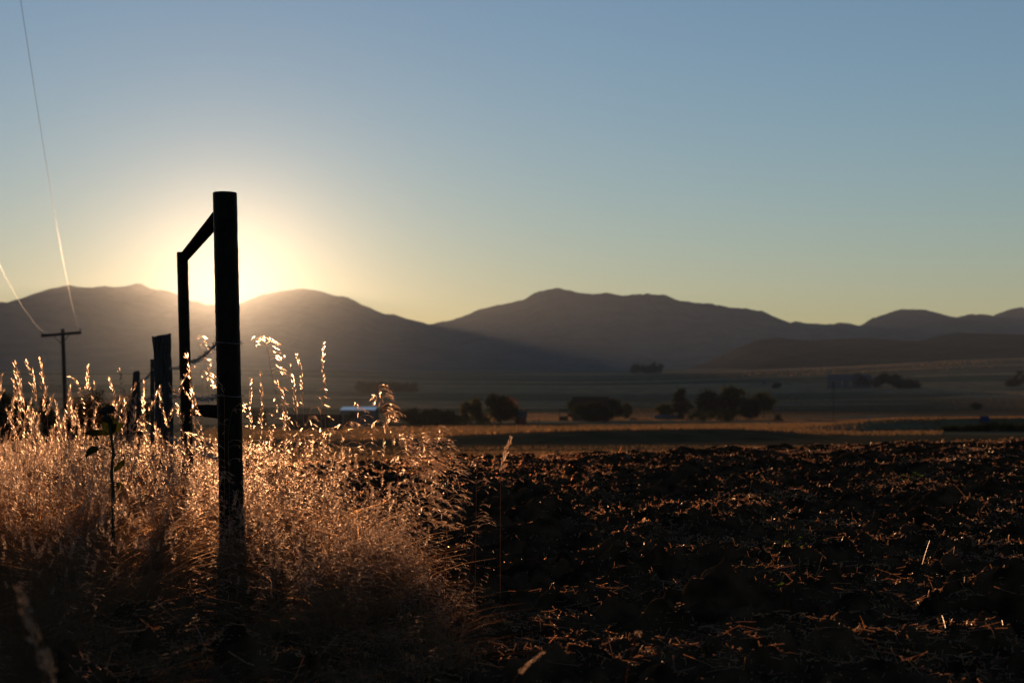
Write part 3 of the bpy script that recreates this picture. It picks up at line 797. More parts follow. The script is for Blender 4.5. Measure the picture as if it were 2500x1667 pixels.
stalk('tall airy spray rising between the two shoulder plumes, leaning right', [(1010, 1300), (1020, 1180), (1040, 1090), (1068, 1040)], 8.0, 0.5, 'open', 535, 1.1, 2.4)
stalk('slender spray right of the shoulder plumes with a tip bent towards the lone spike', [(1085, 1400), (1090, 1280), (1104, 1190), (1126, 1150)], 7.3, 0.5, 'open', 536, 0.95, 1.4)
stalk('fine spike standing left of the shoulder plumes before the rusty tree', [(930, 1200), (935, 1110), (940, 1050), (952, 1000)], 8.6, 0.5, 'spike', 537, 1.1, 1.6)
# ------------------------------------------------------------------ wild sunflower silhouette
MAT_SFLEAF = leaf_mat('sunflower_leaf', (0.008, 0.012, 0.004), (0.018, 0.024, 0.008), (0.09, 0.085, 0.010), tmix=0.25, scale=10)
MAT_SFSTEM = noise_mat('sunflower_stem', (0.02, 0.022, 0.012), (0.04, 0.04, 0.02), scale=20, rough=0.9)
MAT_SFHEAD = noise_mat('dead_flower_head', (0.012, 0.009, 0.007), (0.03, 0.022, 0.016), scale=60, rough=1.0)
SD = 7.6
def sp(px, py, dy=0.0): return Vector((px2x(px, SD), SD + dy, py2z(py, SD)))
sf = empty('sunflower', (px2x(276, SD), SD, float(land(px2x(276, SD), SD))), 'dark withered wild sunflower standing among the glowing grass at the left', 'plant')
path = [Vector((px2x(277, SD), SD, float(land(px2x(277, SD), SD)) - 0.02)), sp(276, 1200), sp(272, 1150), sp(277, 1105), sp(271, 1062), sp(267, 1035), sp(262, 1012)]
MB().tube(path, [0.009, 0.008, 0.0075, 0.007, 0.006, 0.008, 0.005], 8).build('stem', MAT_SFSTEM, sf, smooth=True)
def flower(px, py, r, seed, dy=0.0):
    mb = MB(); c = sp(px, py, dy); rg = np.random.default_rng(seed)
    mb.tube([c + Vector((0, 0.4 * u * r, u * r)) for u in (-1, -0.7, -0.2, 0.3, 0.75, 0.95)], [r * w for w in (0.25, 0.75, 1.0, 0.98, 0.7, 0.2)], 12, rough=0.08, seed=seed)
    for k_ in range(15):
        a = k_ / 15 * 6.283; o = Vector((math.cos(a), math.sin(a) * 0.6, -0.2 + 0.5 * rg.random()))
        mb.tube([c + o * r * 0.8, c + o * r * 1.25 + Vector((0, 0, -0.3 * r)), c + o * r * 1.4 + Vector((0, 0, -0.6 * r))], [0.3 * r, 0.18 * r, 0.03 * r], 5)
    mb.build('flower_head', MAT_SFHEAD, sf)
flower(254, 1003, 0.019, 1); flower(268, 999, 0.019, 2, 0.02); flower(262, 1022, 0.018, 3, -0.01)
def leaf(pts, w, seed, prof=(0.08, 0.7, 1.0, 0.85, 0.45, 0.04)):
    """folded blade along pts, pts in photo pixels plus depth offset"""
    mb = MB(); C_ = [sp(*p) for p in pts]; n = len(C_); rg = np.random.default_rng(seed); V = []
    for i, c in enumerate(C_):
        d = (C_[min(i + 1, n - 1)] - C_[max(i - 1, 0)]).normalized(); s_ = d.cross(Vector((0, 1, 0.35))).normalized()
        ww = w * np.interp(i / (n - 1), np.linspace(0, 1, len(prof)), prof) * (1 + rg.uniform(-0.12, 0.12))
        V += [tuple(c - s_ * ww + Vector((0, 0.012, 0))), tuple(c), tuple(c + s_ * ww + Vector((0, 0.010, 0)))]
    Fq = []
    for i in range(n - 1):
        for k_ in range(2): a = i * 3 + k_; Fq.append((a, a + 1, a + 4, a + 3))
    mb.add(V, Fq); return mb
leaf([(266, 1062), (250, 1056, 0.0), (235, 1056, 0.01), (220, 1057, 0.02), (206, 1058, 0.03), (196, 1058, 0.03)], 0.017, 1).build('leaf', MAT_SFLEAF, sf)
leaf([(270, 1058), (276, 1050), (284, 1043), (292, 1038), (298, 1036), (301, 1034)], 0.020, 2).build('leaf', MAT_SFLEAF, sf)
leaf([(262, 1012), (262, 1024), (261, 1034), (261, 1044), (263, 1054), (266, 1062)], 0.026, 3, (0.5, 0.8, 1, 1, 0.7, 0.3)).build('leaf', MAT_SFLEAF, sf)
leaf([(268, 1014), (272, 1024), (273, 1034), (273, 1046), (271, 1056), (270, 1064)], 0.020, 4, (0.5, 0.8, 1, 1, 0.7, 0.3)).build('leaf', MAT_SFLEAF, sf)
for (stalkp, leafp, w, sd) in (([(272, 1106), (262, 1097), (250, 1092), (238, 1095)], [(240, 1094), (230, 1096), (221, 1100), (214, 1106), (210, 1112), (210, 1119)], 0.016, 5),
                               ([(276, 1118), (284, 1107), (292, 1104), (301, 1108), (305, 1116), (302, 1126)], [(303, 1124), (297, 1130), (291, 1136), (285, 1142), (280, 1147), (279, 1151)], 0.015, 6),
                               ([(275, 1180), (282, 1176), (288, 1180)], [(284, 1178), (288, 1182), (291, 1188), (291, 1194), (290, 1200), (288, 1206)], 0.014, 7)):
    o = leaf(leafp, w, sd, (0.3, 1, 1, 0.8, 0.5, 0.05)).build('leaf', MAT_SFLEAF, sf)
    st = MB().tube([sp(*p) for p in stalkp], 0.0022, 5)
    V = np.concatenate(st.v) - np.array(sf.location)
    mesh_obj('leaf_stalk', V, st.f, MAT_SFSTEM, o)

# ------------------------------------------------------------------ the valley: where a photo pixel meets the land
def meet(px, py, d0=40.0, d1=9000.0):
    d = np.geomspace(d0, d1, 4000)
    z = land(px2x(px, d), d); ray = py2z(py, d)
    i = int(np.argmax(ray <= z)) if (ray <= z).any() else len(d) - 1
    return float(d[i])
def ground(px, d): return float(land(px2x(px, d), d))

# short stubble and dry grass standing on the fields: uncountable, lit through from behind
MAT_TUFT = leaf_mat('stubble_stalk', (0.03, 0.018, 0.009), (0.08, 0.045, 0.022), (0.22, 0.13, 0.065), tmix=0.35, scale=0.02, fwd=0.015, fcol=(1.0, 0.5, 0.22))
def stubble(px0, px1, d0, d1, n, h, seed, patch=0.5):
    rg = np.random.default_rng(seed)
    d = d0 * (d1 / d0) ** rg.random(n); px = rg.uniform(px0, px1, n); x = px2x(px, d)
    keep = fbm(x / (0.10 * d0 + 8), d / (0.04 * d0 + 4), seed, 3) > patch - 1
    x, d = x[keep], d[keep]; n = len(x)
    z = land(x, d); a = rg.uniform(-1.1, 1.1, n); hh = h * rg.uniform(0.45, 1.25, n); w = hh * rg.uniform(0.5, 1.3, n)
    cx, sx = np.cos(a) * w / 2, np.sin(a) * w / 2; k1 = rg.normal(0, 0.25, n) * hh
    V = np.stack([np.stack([x - cx, d - sx, z - 0.05 * h], -1), np.stack([x + cx, d + sx, z - 0.05 * h], -1),
                  np.stack([x + cx * 0.5 + k1, d + sx * 0.5, z + hh], -1), np.stack([x - cx * 0.2 + k1, d - sx * 0.2, z + hh * 0.8], -1)], 1)
    return V.reshape(-1, 3)
SV = np.concatenate([
    stubble(300, 2700, 34, 230, 45000, 0.13, 601, 0.9), stubble(500, 2300, 268, 640, 42000, 0.34, 602, 0.7), stubble(1900, 2900, 345, 640, 20000, 0.30, 603, 0.8),
    stubble(1180, 2900, 830, 1180, 34000, 0.55, 604, 0.7), stubble(1500, 2900, 1180, 2000, 30000, 0.75, 605, 0.75), stubble(1500, 3000, 2900, 4200, 9000, 1.4, 606, 1.05)])
so = mesh_obj('stubble', SV, np.arange(len(SV)).reshape(-1, 4), MAT_TUFT)
tag(so, 'short dry stubble and pasture grass on the valley strips', kind='stuff')

# trees -------------------------------------------------------------
def crown_mat(name, c1, c2, tr): return leaf_mat(name, c1, c2, tr, tmix=0.30, scale=0.35)
MAT_BARK = noise_mat('tree_bark', (0.02, 0.016, 0.012), (0.05, 0.04, 0.03), scale=3, rough=0.95)
LEAF = {'dark': crown_mat('dark_leaves', (0.006, 0.008, 0.004), (0.015, 0.019, 0.008), (0.03, 0.034, 0.008)),
        'green': crown_mat('green_leaves', (0.010, 0.014, 0.005), (0.026, 0.032, 0.010), (0.09, 0.085, 0.012)),
        'yellow': crown_mat('yellow_leaves', (0.03, 0.028, 0.006), (0.07, 0.055, 0.012), (0.16, 0.11, 0.012)),
        'rust': crown_mat('rust_leaves', (0.03, 0.014, 0.006), (0.075, 0.030, 0.010), (0.18, 0.06, 0.012))}
def tree(px, py_base, py_top, wpx, label, kind='dark', shape='round', d=None, seed=1, trunk=0.16, n_clump=64, cat='tree', name='tree', group='trees around the valley farms', accent=None):
    rg = np.random.default_rng(seed)
    d = d or meet(px, py_base); gz = ground(px, d); x = px2x(px, d)
    H = max(py2z(py_top, d) - gz, 0.8); Wd = 1.12 * wpx / F * d
    o = empty(name, (x, d, gz), label, cat, group)
    mb = MB(); top = H * (0.75 if shape != 'cone' else 0.92)
    r0 = max(0.022 * H, 0.03)
    mb.tube([Vector((x + 0.01 * H * math.sin(u * 5 + seed), d, gz - 0.2 + (top + 0.2) * u)) for u in np.linspace(0, 1, 8)], [r0 * (1.15 - 0.95 * u) for u in np.linspace(0, 1, 8)], 8)
    for k_ in range(7):
        u = rg.uniform(trunk + 0.05, 0.7); a = rg.uniform(0, 6.283); L = Wd * 0.36 * rg.uniform(0.6, 1)
        p = Vector((x, d, gz + H * u)); q_ = p + Vector((math.cos(a) * L, math.sin(a) * L, L * rg.uniform(0.35, 0.9)))
        mb.tube([p, p.lerp(q_, 0.5) + Vector((0, 0, -0.05 * L)), q_], [r0 * 0.45, r0 * 0.28, r0 * 0.1], 5)
    mb.build('trunk', MAT_BARK, o)
    parts = {0: [], 1: []}
    lobes = rg.normal(0, 0.55, (7, 3)); lobes[:, 2] = np.linspace(-0.7, 0.75, 7)
    for c in range(n_clump):
        while True:
            p = lobes[c % 7] + rg.normal(0, 0.30, 3)
            if p @ p <= 1.2 and abs(p[2]) < 1: break
        zz = (p[2] + 1) / 2
        if shape == 'cone': f_ = (1 - zz) ** 0.85; zz = zz * 0.98
        elif shape == 'umbrella': f_ = 0.72 + 0.5 * zz - 0.42 * zz ** 3
        elif shape == 'oval': f_ = 1.0
        else: f_ = 1.0
        cz = gz + H * (trunk + (1 - trunk) * (0.06 + 0.90 * zz)); cx = x + p[0] * Wd * 0.43 * f_; cy = d + p[1] * Wd * 0.43 * f_
        cr = Wd * rg.uniform(0.09, 0.19) * (0.6 if shape == 'cone' else 1)
        m_ = 90; qd = rg.normal(0, 0.5, (m_, 3)) * cr; qd[:, 2] *= 0.8
        c0 = np.array([cx, cy, cz]) + qd; s_ = max(0.036 * Wd, 0.03) * (0.6 if name == 'shrub' else 1) * rg.uniform(0.6, 1.3, m_)[:, None]
        e1 = rg.normal(size=(m_, 3)); e1 /= np.linalg.norm(e1, axis=1)[:, None]
        e2 = np.cross(e1, rg.normal(size=(m_, 3))); e2 /= np.linalg.norm(e2, axis=1)[:, None]
        V = np.stack([c0 - e1 * s_, c0 + e2 * s_ * 0.6, c0 + e1 * s_, c0 - e2 * s_ * 0.6], 1).reshape(-1, 3)
        V[:, 2] = np.maximum(V[:, 2], gz + 0.02 * H)
        parts[1 if (accent and (zz > 0.62 or p[0] < -0.55) and rg.random() < 0.45) else 0].append(V)
    for k_, mat in ((0, LEAF[kind]), (1, LEAF.get(accent))):
        if not parts[k_]: continue
    V = np.concatenate(parts[0] + parts[1]); nf = len(V) // 4; n0 = sum(len(v) for v in parts[0]) // 4
    mi = np.zeros(nf, dtype=np.int32); mi[n0:] = 1
    mesh_obj('crown', V - np.array([x, d, gz]), np.arange(len(V)).reshape(-1, 4), None, o, mats=[LEAF[kind], LEAF[accent or kind]], midx=mi)
    return o
G2 = 'trees far up the valley'
T = [
 (622, 1045, 995, 52, 'dark bushy tree just right of the near pipe post', 'dark', 'round', None),
 (862, 1040, 1006, 26, 'small round tree in front of the pale wall of the bright-roofed shed', 'dark', 'round', None),
 (952, 1036, 985, 44, 'rusty leaved tree touching the right end of the bright shed roof', 'rust', 'round', None),
 (1004, 1037, 1000, 52, 'low dark tree beside the rusty one', 'dark', 'round', None),
 (1058, 1038, 1000, 60, 'wide dark tree between the bright-roofed shed and the yellow tree', 'dark', 'round', None),
 (1098, 1038, 1004, 52, 'dark tree just left of the yellow tree', 'dark', 'round', None),
 (1152, 1036, 972, 48, 'thin yellow-topped tree left of the rust-crowned one', 'green', 'oval', 'yellow'),
 (1222, 1037, 966, 78, 'big dark tree with a rust-red crown beside the red shed', 'dark', 'round', 'rust'),
 (1398, 1026, 968, 30, 'narrow dark tree at the left corner of the dark farmhouse', 'dark', 'oval', None),
 (1442, 1029, 984, 74, 'wide dark tree in front of the dark farmhouse', 'dark', 'round', None),
 (1494, 1026, 972, 46, 'dark tree at the right end of the dark farmhouse', 'dark', 'round', None),
 (1526, 1024, 984, 34, 'small green round tree by the parked car', 'green', 'round', None),
 (1624, 1022, 984, 44, 'loose yellow green tree behind the low pale shed', 'green', 'round', 'yellow'),
 (1668, 1024, 949, 48, 'tall upright dark tree at the right end of the low pale shed', 'dark', 'oval', None),
 (1734, 1025, 952, 66, 'broad dark tree, left of the joined dark pair', 'dark', 'round', None),
 (1790, 1025, 942, 72, 'tallest dark tree, right of the joined dark pair', 'dark', 'round', 'green'),
 (1828, 1026, 974, 52, 'low tree leaning out right of the tallest one', 'dark', 'round', None),
 (1864, 1022, 960, 66, 'open umbrella shaped tree standing apart on a bare trunk', 'green', 'umbrella', None),
]
for i, (px, pb_, pt_, w, lab, kd, sh, ac) in enumerate(T):
    tree(px, pb_, pt_, w, lab, kd, sh, seed=700 + i, trunk=(0.34 if sh == 'umbrella' else 0.06), accent=ac)
T2 = [
 (1556, 911, 890, 34, 'left dark tree of the clump under the mountain shadow', 'round'), (1582, 912, 893, 34, 'middle lower tree of the clump under the mountain shadow', 'round'), (1604, 912, 886, 30, 'right taller tree of the clump under the mountain shadow', 'round'),
 (2040, 946, 918, 26, 'dark tree before the left end of the far long barn', 'round'), (2098, 947, 914, 38, 'dark tree before the middle of the far long barn', 'round'), (2150, 947, 912, 40, 'dark tree touching the right end of the far long barn', 'round'), (2182, 947, 914, 42, 'dark tree right of the far long barn', 'round'), (2218, 948, 930, 50, 'low spreading bush right of the far long barn trees', 'round'),
 (1896, 948, 934, 20, 'small lone round tree left of the far long barn', 'round'), (2280, 880, 862, 44, 'lone dark thicket on the sunlit right bench', 'round'), (2384, 1000, 985, 26, 'small lone bush on the brown right field', 'round'), (2490, 944, 904, 28, 'tall narrow tree at the right edge of the valley', 'oval'), (2470, 944, 926, 36, 'low tree beside the one at the right edge', 'round'),
 (896, 958, 934, 50, 'left dark tree of the hedgerow above the shed', 'round'), (932, 957, 934, 50, 'second dark tree of the hedgerow above the shed', 'round'), (968, 957, 938, 46, 'third dark tree of the hedgerow above the shed', 'round'), (1002, 957, 936, 40, 'fourth dark tree of the hedgerow above the shed', 'round'),
]
for i, (px, pb_, pt_, w, lab, sh) in enumerate(T2):
    tree(px, pb_, pt_, w, lab, 'dark', sh, seed=760 + i, trunk=0.04, group=G2, n_clump=40)
for i, (px, w, t_, lab) in enumerate([(2330, 70, 1030, 'leftmost dark shrub of the row along the shaded right bank'), (2385, 60, 1026, 'second dark shrub of the row along the shaded right bank'), (2432, 66, 1022, 'third dark shrub of the row along the shaded right bank'), (2484, 74, 1024, 'rightmost dark shrub of the row along the shaded right bank')]):
    tree(px, 1066, t_ + 14, w, lab, 'dark', 'round', d=318, seed=790 + i, trunk=0.02, n_clump=34, cat='shrub', name='shrub', group='shrubs on the right bank')
for i, (px, w, t_, lab) in enumerate([(905, 46, 1018, 'low dark bush under the right end of the bright-roofed shed'), (1028, 70, 1014, 'low dark bush left of the wide tree by the bright-roofed shed'), (1126, 60, 1012, 'low dark bush under the yellow-topped tree'), (1182, 50, 1008, 'low dark bush between the yellow and rust-crowned trees'), (1462, 60, 1004, 'low dark bush before the dark farmhouse'), (1702, 50, 1000, 'low dark bush between the upright and broad dark trees'), (1762, 60, 998, 'low dark bush under the joined dark pair'), (1900, 26, 1012, 'small dark bush right of the umbrella shaped tree')]):
    tree(px, 1030 if px > 1300 else 1038, t_, w, lab, 'dark', 'round', seed=820 + i, trunk=0.02, n_clump=30, cat='shrub', name='shrub', group='bushes around the valley farms')
tree(108, 1070, 966, 80, 'dark pointed evergreen left of the utility pole', 'dark', 'cone', d=240, seed=801, trunk=0.03, n_clump=80, group='trees behind the tall grass')
tree(12, 1070, 962, 110, 'dark round tree at the left edge behind the grass', 'dark', 'round', d=260, seed=802, trunk=0.04, group='trees behind the tall grass')
for i, (px, w, t_, d_, lab) in enumerate([(188, 90, 962, 52, 'first low dark shrub right of the utility pole behind the grass'), (238, 110, 948, 46, 'reddish shrub behind the sunflower head'), (292, 100, 942, 40, 'reddish shrub just left of the short far fence post'), (345, 70, 958, 36, 'low dark shrub between the short and thick fence posts')]):
    tree(px, 1080, t_, w, lab, 'dark', 'round', d=d_, seed=803 + i, trunk=0.04, n_clump=110, accent='rust', cat='shrub', name='shrub', group='shrubs behind the fence')

# farm buildings ----------------------------------------------------
MAT_METAL = noise_mat('sheet_metal_roof', (0.45, 0.47, 0.50), (0.60, 0.62, 0.66), scale=0.3, rough=0.28, metallic=0.9)
MAT_GREYROOF = noise_mat('grey_roof', (0.04, 0.043, 0.05), (0.065, 0.068, 0.078), scale=0.5, rough=0.8, spec=0.05)
MAT_DARKWALL = noise_mat('dark_boards', (0.018, 0.013, 0.010), (0.035, 0.026, 0.02), scale=1.5, rough=0.9, stretch=(4, 4, 0.3), spec=0.0)
MAT_PALEWALL = noise_mat('pale_siding', (0.05, 0.052, 0.058), (0.085, 0.088, 0.095), scale=1.0, rough=0.8, spec=0.0)
MAT_REDWALL = noise_mat('red_boards', (0.09, 0.018, 0.012), (0.15, 0.03, 0.02), scale=1.5, rough=0.85, stretch=(4, 4, 0.3), spec=0.0)
MAT_PANE = noise_mat('window_glass', (0.02, 0.025, 0.03), (0.03, 0.035, 0.045), scale=1, rough=0.08, spec=0.6)
MAT_BLACK = noise_mat('rubber', (0.01, 0.01, 0.01), (0.02, 0.02, 0.02), scale=5, rough=0.8)
def building(px0, px1, py_base, py_eave, py_ridge, name, label, wall, roof, d=None, depth=None, openings=2, cat='building', rz=0.0):
    """gabled building with its ridge running across the view"""
    d = d or meet((px0 + px1) / 2, py_base); gz = ground((px0 + px1) / 2, d) - 0.1
    x0, x1 = px2x(px0, d), px2x(px1, d); He = py2z(py_eave, d); Hr = py2z(py_ridge, d); Wd = depth or max(6.0, (x1 - x0) * 0.6)
    xm = (x0 + x1) / 2; o = empty(name, (xm, d, gz), label, cat); o.rotation_euler.z = rz
    L = x1 - x0; h = He - gz; r = Hr - gz
    V = [(-L / 2, 0, 0), (L / 2, 0, 0), (L / 2, Wd, 0), (-L / 2, Wd, 0), (-L / 2, 0, h), (L / 2, 0, h), (L / 2, Wd, h), (-L / 2, Wd, h), (-L / 2, Wd / 2, r - 0.05), (L / 2, Wd / 2, r - 0.05)]
    mesh_obj('wall', V, [(3, 2, 1, 0), (0, 1, 5, 4), (2, 3, 7, 6), (1, 2, 6, 9, 5), (3, 0, 4, 8, 7), (4, 5, 9, 8), (6, 7, 8, 9)], wall, o)
    ov = 0.35; k_ = (r - h) / (Wd / 2); mb = MB()
    prof = [(-ov, h - ov * k_ + 0.02), (Wd / 2, r), (Wd + ov, h - ov * k_ + 0.02)]
    R_ = []
    for xx in (-L / 2 - ov, L / 2 + ov):
        for dz in (0, 0.14):
            for (yy, zz) in prof: R_.append((xx, yy, zz + dz))
    mb.add(R_, [(0, 1, 7, 6), (1, 2, 8, 7), (3, 9, 10, 4), (4, 10, 11, 5), (0, 3, 4, 1), (1, 4, 5, 2), (6, 7, 10, 9), (7, 8, 11, 10), (0, 6, 9, 3), (2, 5, 11, 8)])
    mesh_obj('roof', np.concatenate(mb.v), mb.f, roof, o)
    for k_ in range(openings):
        cx = L * (-0.5 + (k_ + 0.5) / openings); ww = min(L / openings * 0.45, 3.0)
        if k_ == 0:
            mb = MB().box((cx, -0.03, h * 0.36), (ww, 0.06, h * 0.72)); mesh_obj('door', np.concatenate(mb.v), mb.f, MAT_DARKWALL, o)
        else:
            mb = MB()
            wz, wh = h * 0.55, h * 0.32
            for bx, bz, bw, bh in ((0, wh / 2, ww, 0.12), (0, -wh / 2, ww, 0.12), (-ww / 2, 0, 0.12, wh), (ww / 2, 0, 0.12, wh), (0, 0, 0.08, wh)):
                mb.box((cx + bx, -0.05, wz + bz), (bw + 0.01, 0.10 + 0.004 * (bw < 0.13), bh + 0.01))
            f_ = mesh_obj('window', np.concatenate(mb.v), mb.f, MAT_PALEWALL, o)
            mb = MB().box((cx, -0.02, wz), (ww - 0.1, 0.03, wh - 0.1)); mesh_obj('pane', np.concatenate(mb.v), mb.f, MAT_PANE, f_)
    return o
building(832, 914, 1040, 1001, 994, 'machine_shed', 'long pale shed with a bright sky-reflecting metal roof', MAT_PALEWALL, MAT_METAL, depth=24, openings=3)
building(700, 826, 1050, 1024, 1012, 'barn', 'long low dark barn left of the bright-roofed shed', MAT_DARKWALL, MAT_DARKWALL, depth=10, openings=4)
building(1257, 1285, 1034, 1016, 1004, 'shed', 'small red shed with a blue-grey roof right of the rust-crowned tree', MAT_REDWALL, MAT_GREYROOF, depth=5, openings=2)
building(1400, 1486, 1027, 992, 969, 'farmhouse', 'tall dark farmhouse almost hidden among dark trees', MAT_DARKWALL, MAT_DARKWALL, depth=11, openings=4)
building(1600, 1666, 1024, 1019, 1013, 'shed', 'long low pale shed under the tall upright tree', MAT_PALEWALL, MAT_GREYROOF, depth=6, openings=3)
building(2024, 2128, 948, 924, 914, 'barn', 'far long barn with a dull blue roof behind dark trees', MAT_PALEWALL, MAT_GREYROOF, depth=18, openings=5)
building(1862, 1872, 936, 931, 927, 'shed', 'tiny far white shed left of the far long barn', MAT_PALEWALL, MAT_PALEWALL, depth=8, openings=1)
building(2400, 2412, 1032, 1026, 1018, 'shed', 'tiny hut with a blue roof among the right bank shrubs', MAT_DARKWALL, noise_mat('blue_roof', (0.015, 0.025, 0.06), (0.02, 0.035, 0.08), scale=1, rough=0.9, spec=0.0), d=322, depth=1.2, openings=1)
# open lean-to
dl = meet(1376, 1027); gz = ground(1376, dl); lt = empty('lean_to', (px2x(1376, dl), dl, gz), 'open lean-to on posts left of the dark farmhouse', 'building')
w_ = 22 / F * dl; h_ = py2z(1001, dl) - gz; xl = px2x(1376, dl)
for sx in (-1, 1):
    for yy in (0, 3.0): MB().box((xl + sx * w_ * 0.46, dl + yy, gz + h_ * 0.46), (0.22, 0.22, h_ * 0.92)).build('post', MAT_DARKWALL, lt)
mb = MB(); mb.add([(xl - w_ / 2, dl - 0.4, gz + h_ * 0.90), (xl + w_ / 2, dl - 0.4, gz + h_ * 0.90), (xl + w_ / 2, dl + 3.4, gz + h_), (xl - w_ / 2, dl + 3.4, gz + h_),
                   (xl - w_ / 2, dl - 0.4, gz + h_ * 0.94), (xl + w_ / 2, dl - 0.4, gz + h_ * 0.94), (xl + w_ / 2, dl + 3.4, gz + h_ * 1.04), (xl - w_ / 2, dl + 3.4, gz + h_ * 1.04)],
                  [(3, 2, 1, 0), (4, 5, 6, 7), (0, 1, 5, 4), (1, 2, 6, 5), (2, 3, 7, 6), (3, 0, 4, 7)]); mb.build('roof', MAT_DARKWALL, lt)
MB().box((xl, dl + 3.15, gz + h_ * 0.22), (w_ * 0.9, 0.08, h_ * 0.40)).build('wall', MAT_DARKWALL, lt)
# farm wagon
dw = meet(1309, 1030); gz = ground(1309, dw); xw = px2x(1309, dw); wg = empty('farm_wagon', (xw, dw, gz), 'small dark flat wagon standing between the red shed and the lean-to', 'wagon')
MB().box((xw, dw, gz + 0.95), (3.4, 1.6, 0.18)).build('bed', MAT_DARKWALL, wg)
MB().box((xw + 1.5, dw, gz + 1.3), (0.12, 1.5, 0.5)).build('headboard', MAT_DARKWALL, wg)
MB().tube([Vector((xw - 1.7, dw, gz + 0.85)), Vector((xw - 2.9, dw, gz + 1.35))], 0.06, 6).build('drawbar', MAT_DARKWALL, wg)
for sx in (-1.1, 1.1):
    for sy in (-0.8, 0.8): MB().tube([Vector((xw + sx, dw + sy - 0.1, gz + 0.42)), Vector((xw + sx, dw + sy + 0.1, gz + 0.42))], 0.42, 16).build('wheel', MAT_BLACK, wg)
# parked car
dc = meet(1545, 1026); gz = ground(1545, dc); xc = px2x(1545, dc); car = empty('parked_car', (xc, dc, gz), 'dark parked car whose chrome catches the sun beside the green round tree', 'car')
MAT_CAR = noise_mat('car_paint', (0.02, 0.024, 0.03), (0.03, 0.034, 0.04), scale=1, rough=0.15, metallic=0.3, spec=0.6)
mb = MB(); pr = [(-2.2, 0.35), (-2.25, 0.75), (-2.1, 0.98), (-1.1, 1.05), (2.1, 1.02), (2.2, 0.7), (2.15, 0.35)]
def extr(mb, pr, y0, y1):
    n = len(pr); V = [(xc + a, dc + y0, gz + b) for a, b in pr] + [(xc + a, dc + y1, gz + b) for a, b in pr]
    mb.add(V, [tuple(range(n)), tuple(range(2 * n - 1, n - 1, -1))] + [(i, i + n, (i + 1) % n + n, (i + 1) % n) for i in range(n)])
extr(mb, pr, -0.85, 0.85); mb.build('body', MAT_CAR, car)
mb = MB(); extr(mb, [(-1.15, 1.04), (-0.5, 1.5), (1.1, 1.52), (1.75, 1.03)], -0.74, 0.74); mb.build('cabin', MAT_PANE, car)
for sx in (-1.35, 1.4):
    for sy in (-0.8, 0.8): MB().tube([Vector((xc + sx, dc + sy - 0.09, gz + 0.33)), Vector((xc + sx, dc + sy + 0.09, gz + 0.33))], 0.33, 16).build('wheel', MAT_BLACK, car)
MB().box((xc - 2.27, dc, gz + 0.5), (0.1, 1.6, 0.14)).build('bumper', MAT_METAL, car)
# far utility pole on the brown field
dp = 620.0; gz = ground(2035, dp); xp = px2x(2035, dp); fp = empty('utility_pole', (xp, dp, gz), 'thin far utility pole below the far long barn', 'utility pole')
MB().tube([Vector((xp, dp, gz - 0.3)), Vector((xp, dp, py2z(948, dp)))], [0.16, 0.10], 8).build('pole', MAT_POLE, fp)
MB().box((xp, dp - 0.14, py2z(953, dp)), (2.2, 0.12, 0.14)).build('crossarm', MAT_POLE, fp)

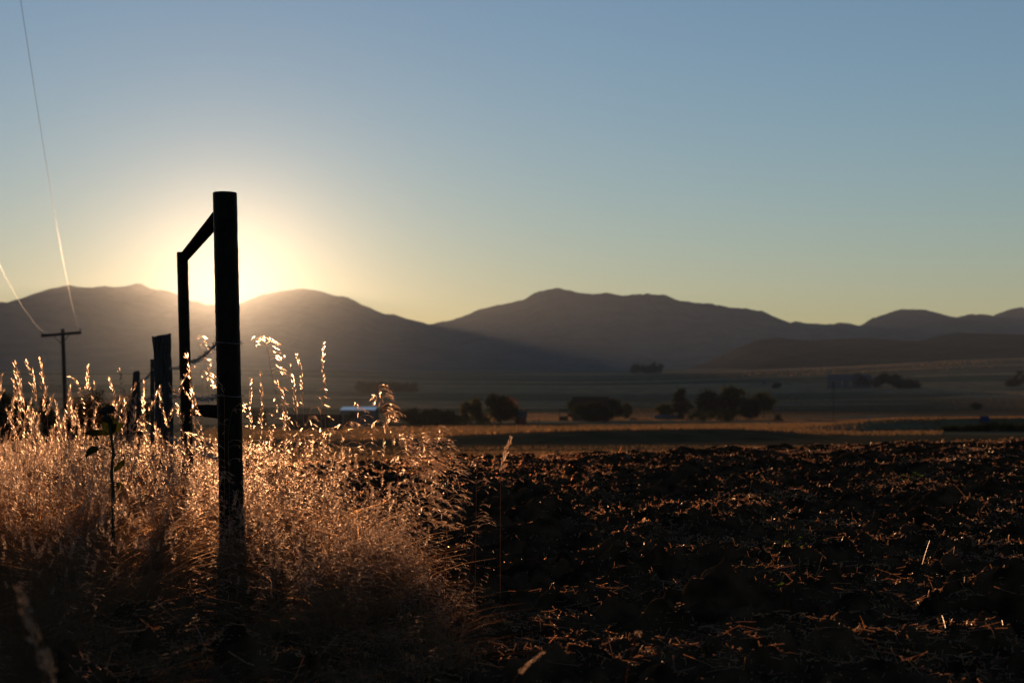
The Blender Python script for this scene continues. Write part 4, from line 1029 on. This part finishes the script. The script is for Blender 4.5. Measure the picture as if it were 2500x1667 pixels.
# green weed seedlings in the ploughed field --------------------------
MAT_WEED = leaf_mat('weed_leaf', (0.02, 0.035, 0.008), (0.04, 0.065, 0.014), (0.08, 0.12, 0.015), tmix=0.4, scale=20)
def weed(px, py, size, label, seed):
    rg = np.random.default_rng(seed); d = np.geomspace(4, 33, 4000); ray = py2z(py, d); i = int(np.argmax(ray <= land(px2x(px, d), d))); d = float(d[i]); x = px2x(px, d)
    z = float(field_z(np.array([x]), np.array([d]))[0]); o = empty('weed', (x, d, z), label, 'weed', 'green weeds in the ploughed field')
    st = MB()
    for k_ in range(7):
        a = k_ * 2.4 + rg.uniform(-0.4, 0.4); L = size * rg.uniform(0.55, 1.0); e = rg.uniform(0.4, 1.2)
        t_ = Vector((x + math.cos(a) * L * math.cos(e), d + math.sin(a) * L * math.cos(e), z + L * math.sin(e)))
        st.tube([(x, d, z - 0.01), tuple(Vector((x, d, z)).lerp(t_, 0.5) + Vector((0, 0, 0.012))), tuple(t_)], [0.0016, 0.0013, 0.001], 4)
        mb = MB(); r_ = size * rg.uniform(0.22, 0.36); u = Vector((math.cos(a), math.sin(a), rg.uniform(-0.2, 0.5))).normalized(); w = u.cross(Vector((0.1, 0.6, 1))).normalized()
        ring = [t_ + u * (r_ * (0.55 + 0.62 * math.cos(b))) + w * (r_ * 0.55 * math.sin(b)) + Vector((0, 0, 0.15 * r_ * math.sin(b) ** 2)) for b in np.linspace(0, 6.283, 11)[:-1]]
        mb.add([tuple(v) for v in ring] + [tuple(t_ + u * r_ * 0.5)], [(i_, (i_ + 1) % 10, 10) for i_ in range(10)]); mb.build('leaf', MAT_WEED, o)
    st.build('stem', MAT_WEED, o)
weed(1920, 1355, 0.10, 'biggest green weed among the clods of the right half', 901)
weed(1938, 1382, 0.06, 'small green weed just below the biggest one', 902)
weed(1890, 1480, 0.05, 'small green weed lower in the field, beside a fan of straw', 903)
weed(2228, 1186, 0.13, 'green weed far out in the ploughed field at the right', 904)
# ------------------------------------------------------------------ haze
HAZE_ON = True
HAZE_AIR, HAZE_DUST = 28e-6, 7.4e-7
if HAZE_ON:
    m = bpy.data.materials.new('haze'); m.use_nodes = True
    t = m.node_tree
    for n in list(t.nodes):
        if n.type != 'OUTPUT_MATERIAL': t.nodes.remove(n)
    ad = t.nodes.new('ShaderNodeAddShader')
    # fine blue-grey air plus a trace of coarse dust that scatters straight ahead
    for i, (c, dn, an) in enumerate((((0.88, 0.95, 1.0), HAZE_AIR, -0.2), ((0.88, 0.95, 1.0), HAZE_DUST, 0.938))):
        pv = t.nodes.new('ShaderNodeVolumePrincipled')
        pv.inputs['Color'].default_value = (*c, 1)
        pv.inputs['Density'].default_value = dn
        pv.inputs['Anisotropy'].default_value = an
        t.links.new(pv.outputs[0], ad.inputs[i])
    t.links.new(ad.outputs[0], t.nodes['Material Output'].inputs['Volume'])
    x0, x1, y0, y1, z0, z1 = -12000, 12000, -600, 13200, -45, 835
    V = [(x, y, z) for x in (x0, x1) for y in (y0, y1) for z in (z0, z1)]
    Fb = [(0, 1, 3, 2), (4, 6, 7, 5), (0, 4, 5, 1), (2, 3, 7, 6), (0, 2, 6, 4), (1, 5, 7, 3)]
    hz = mesh_obj('haze', V, Fb, m)
    tag(hz, 'thin warm evening haze filling the valley', kind='stuff')
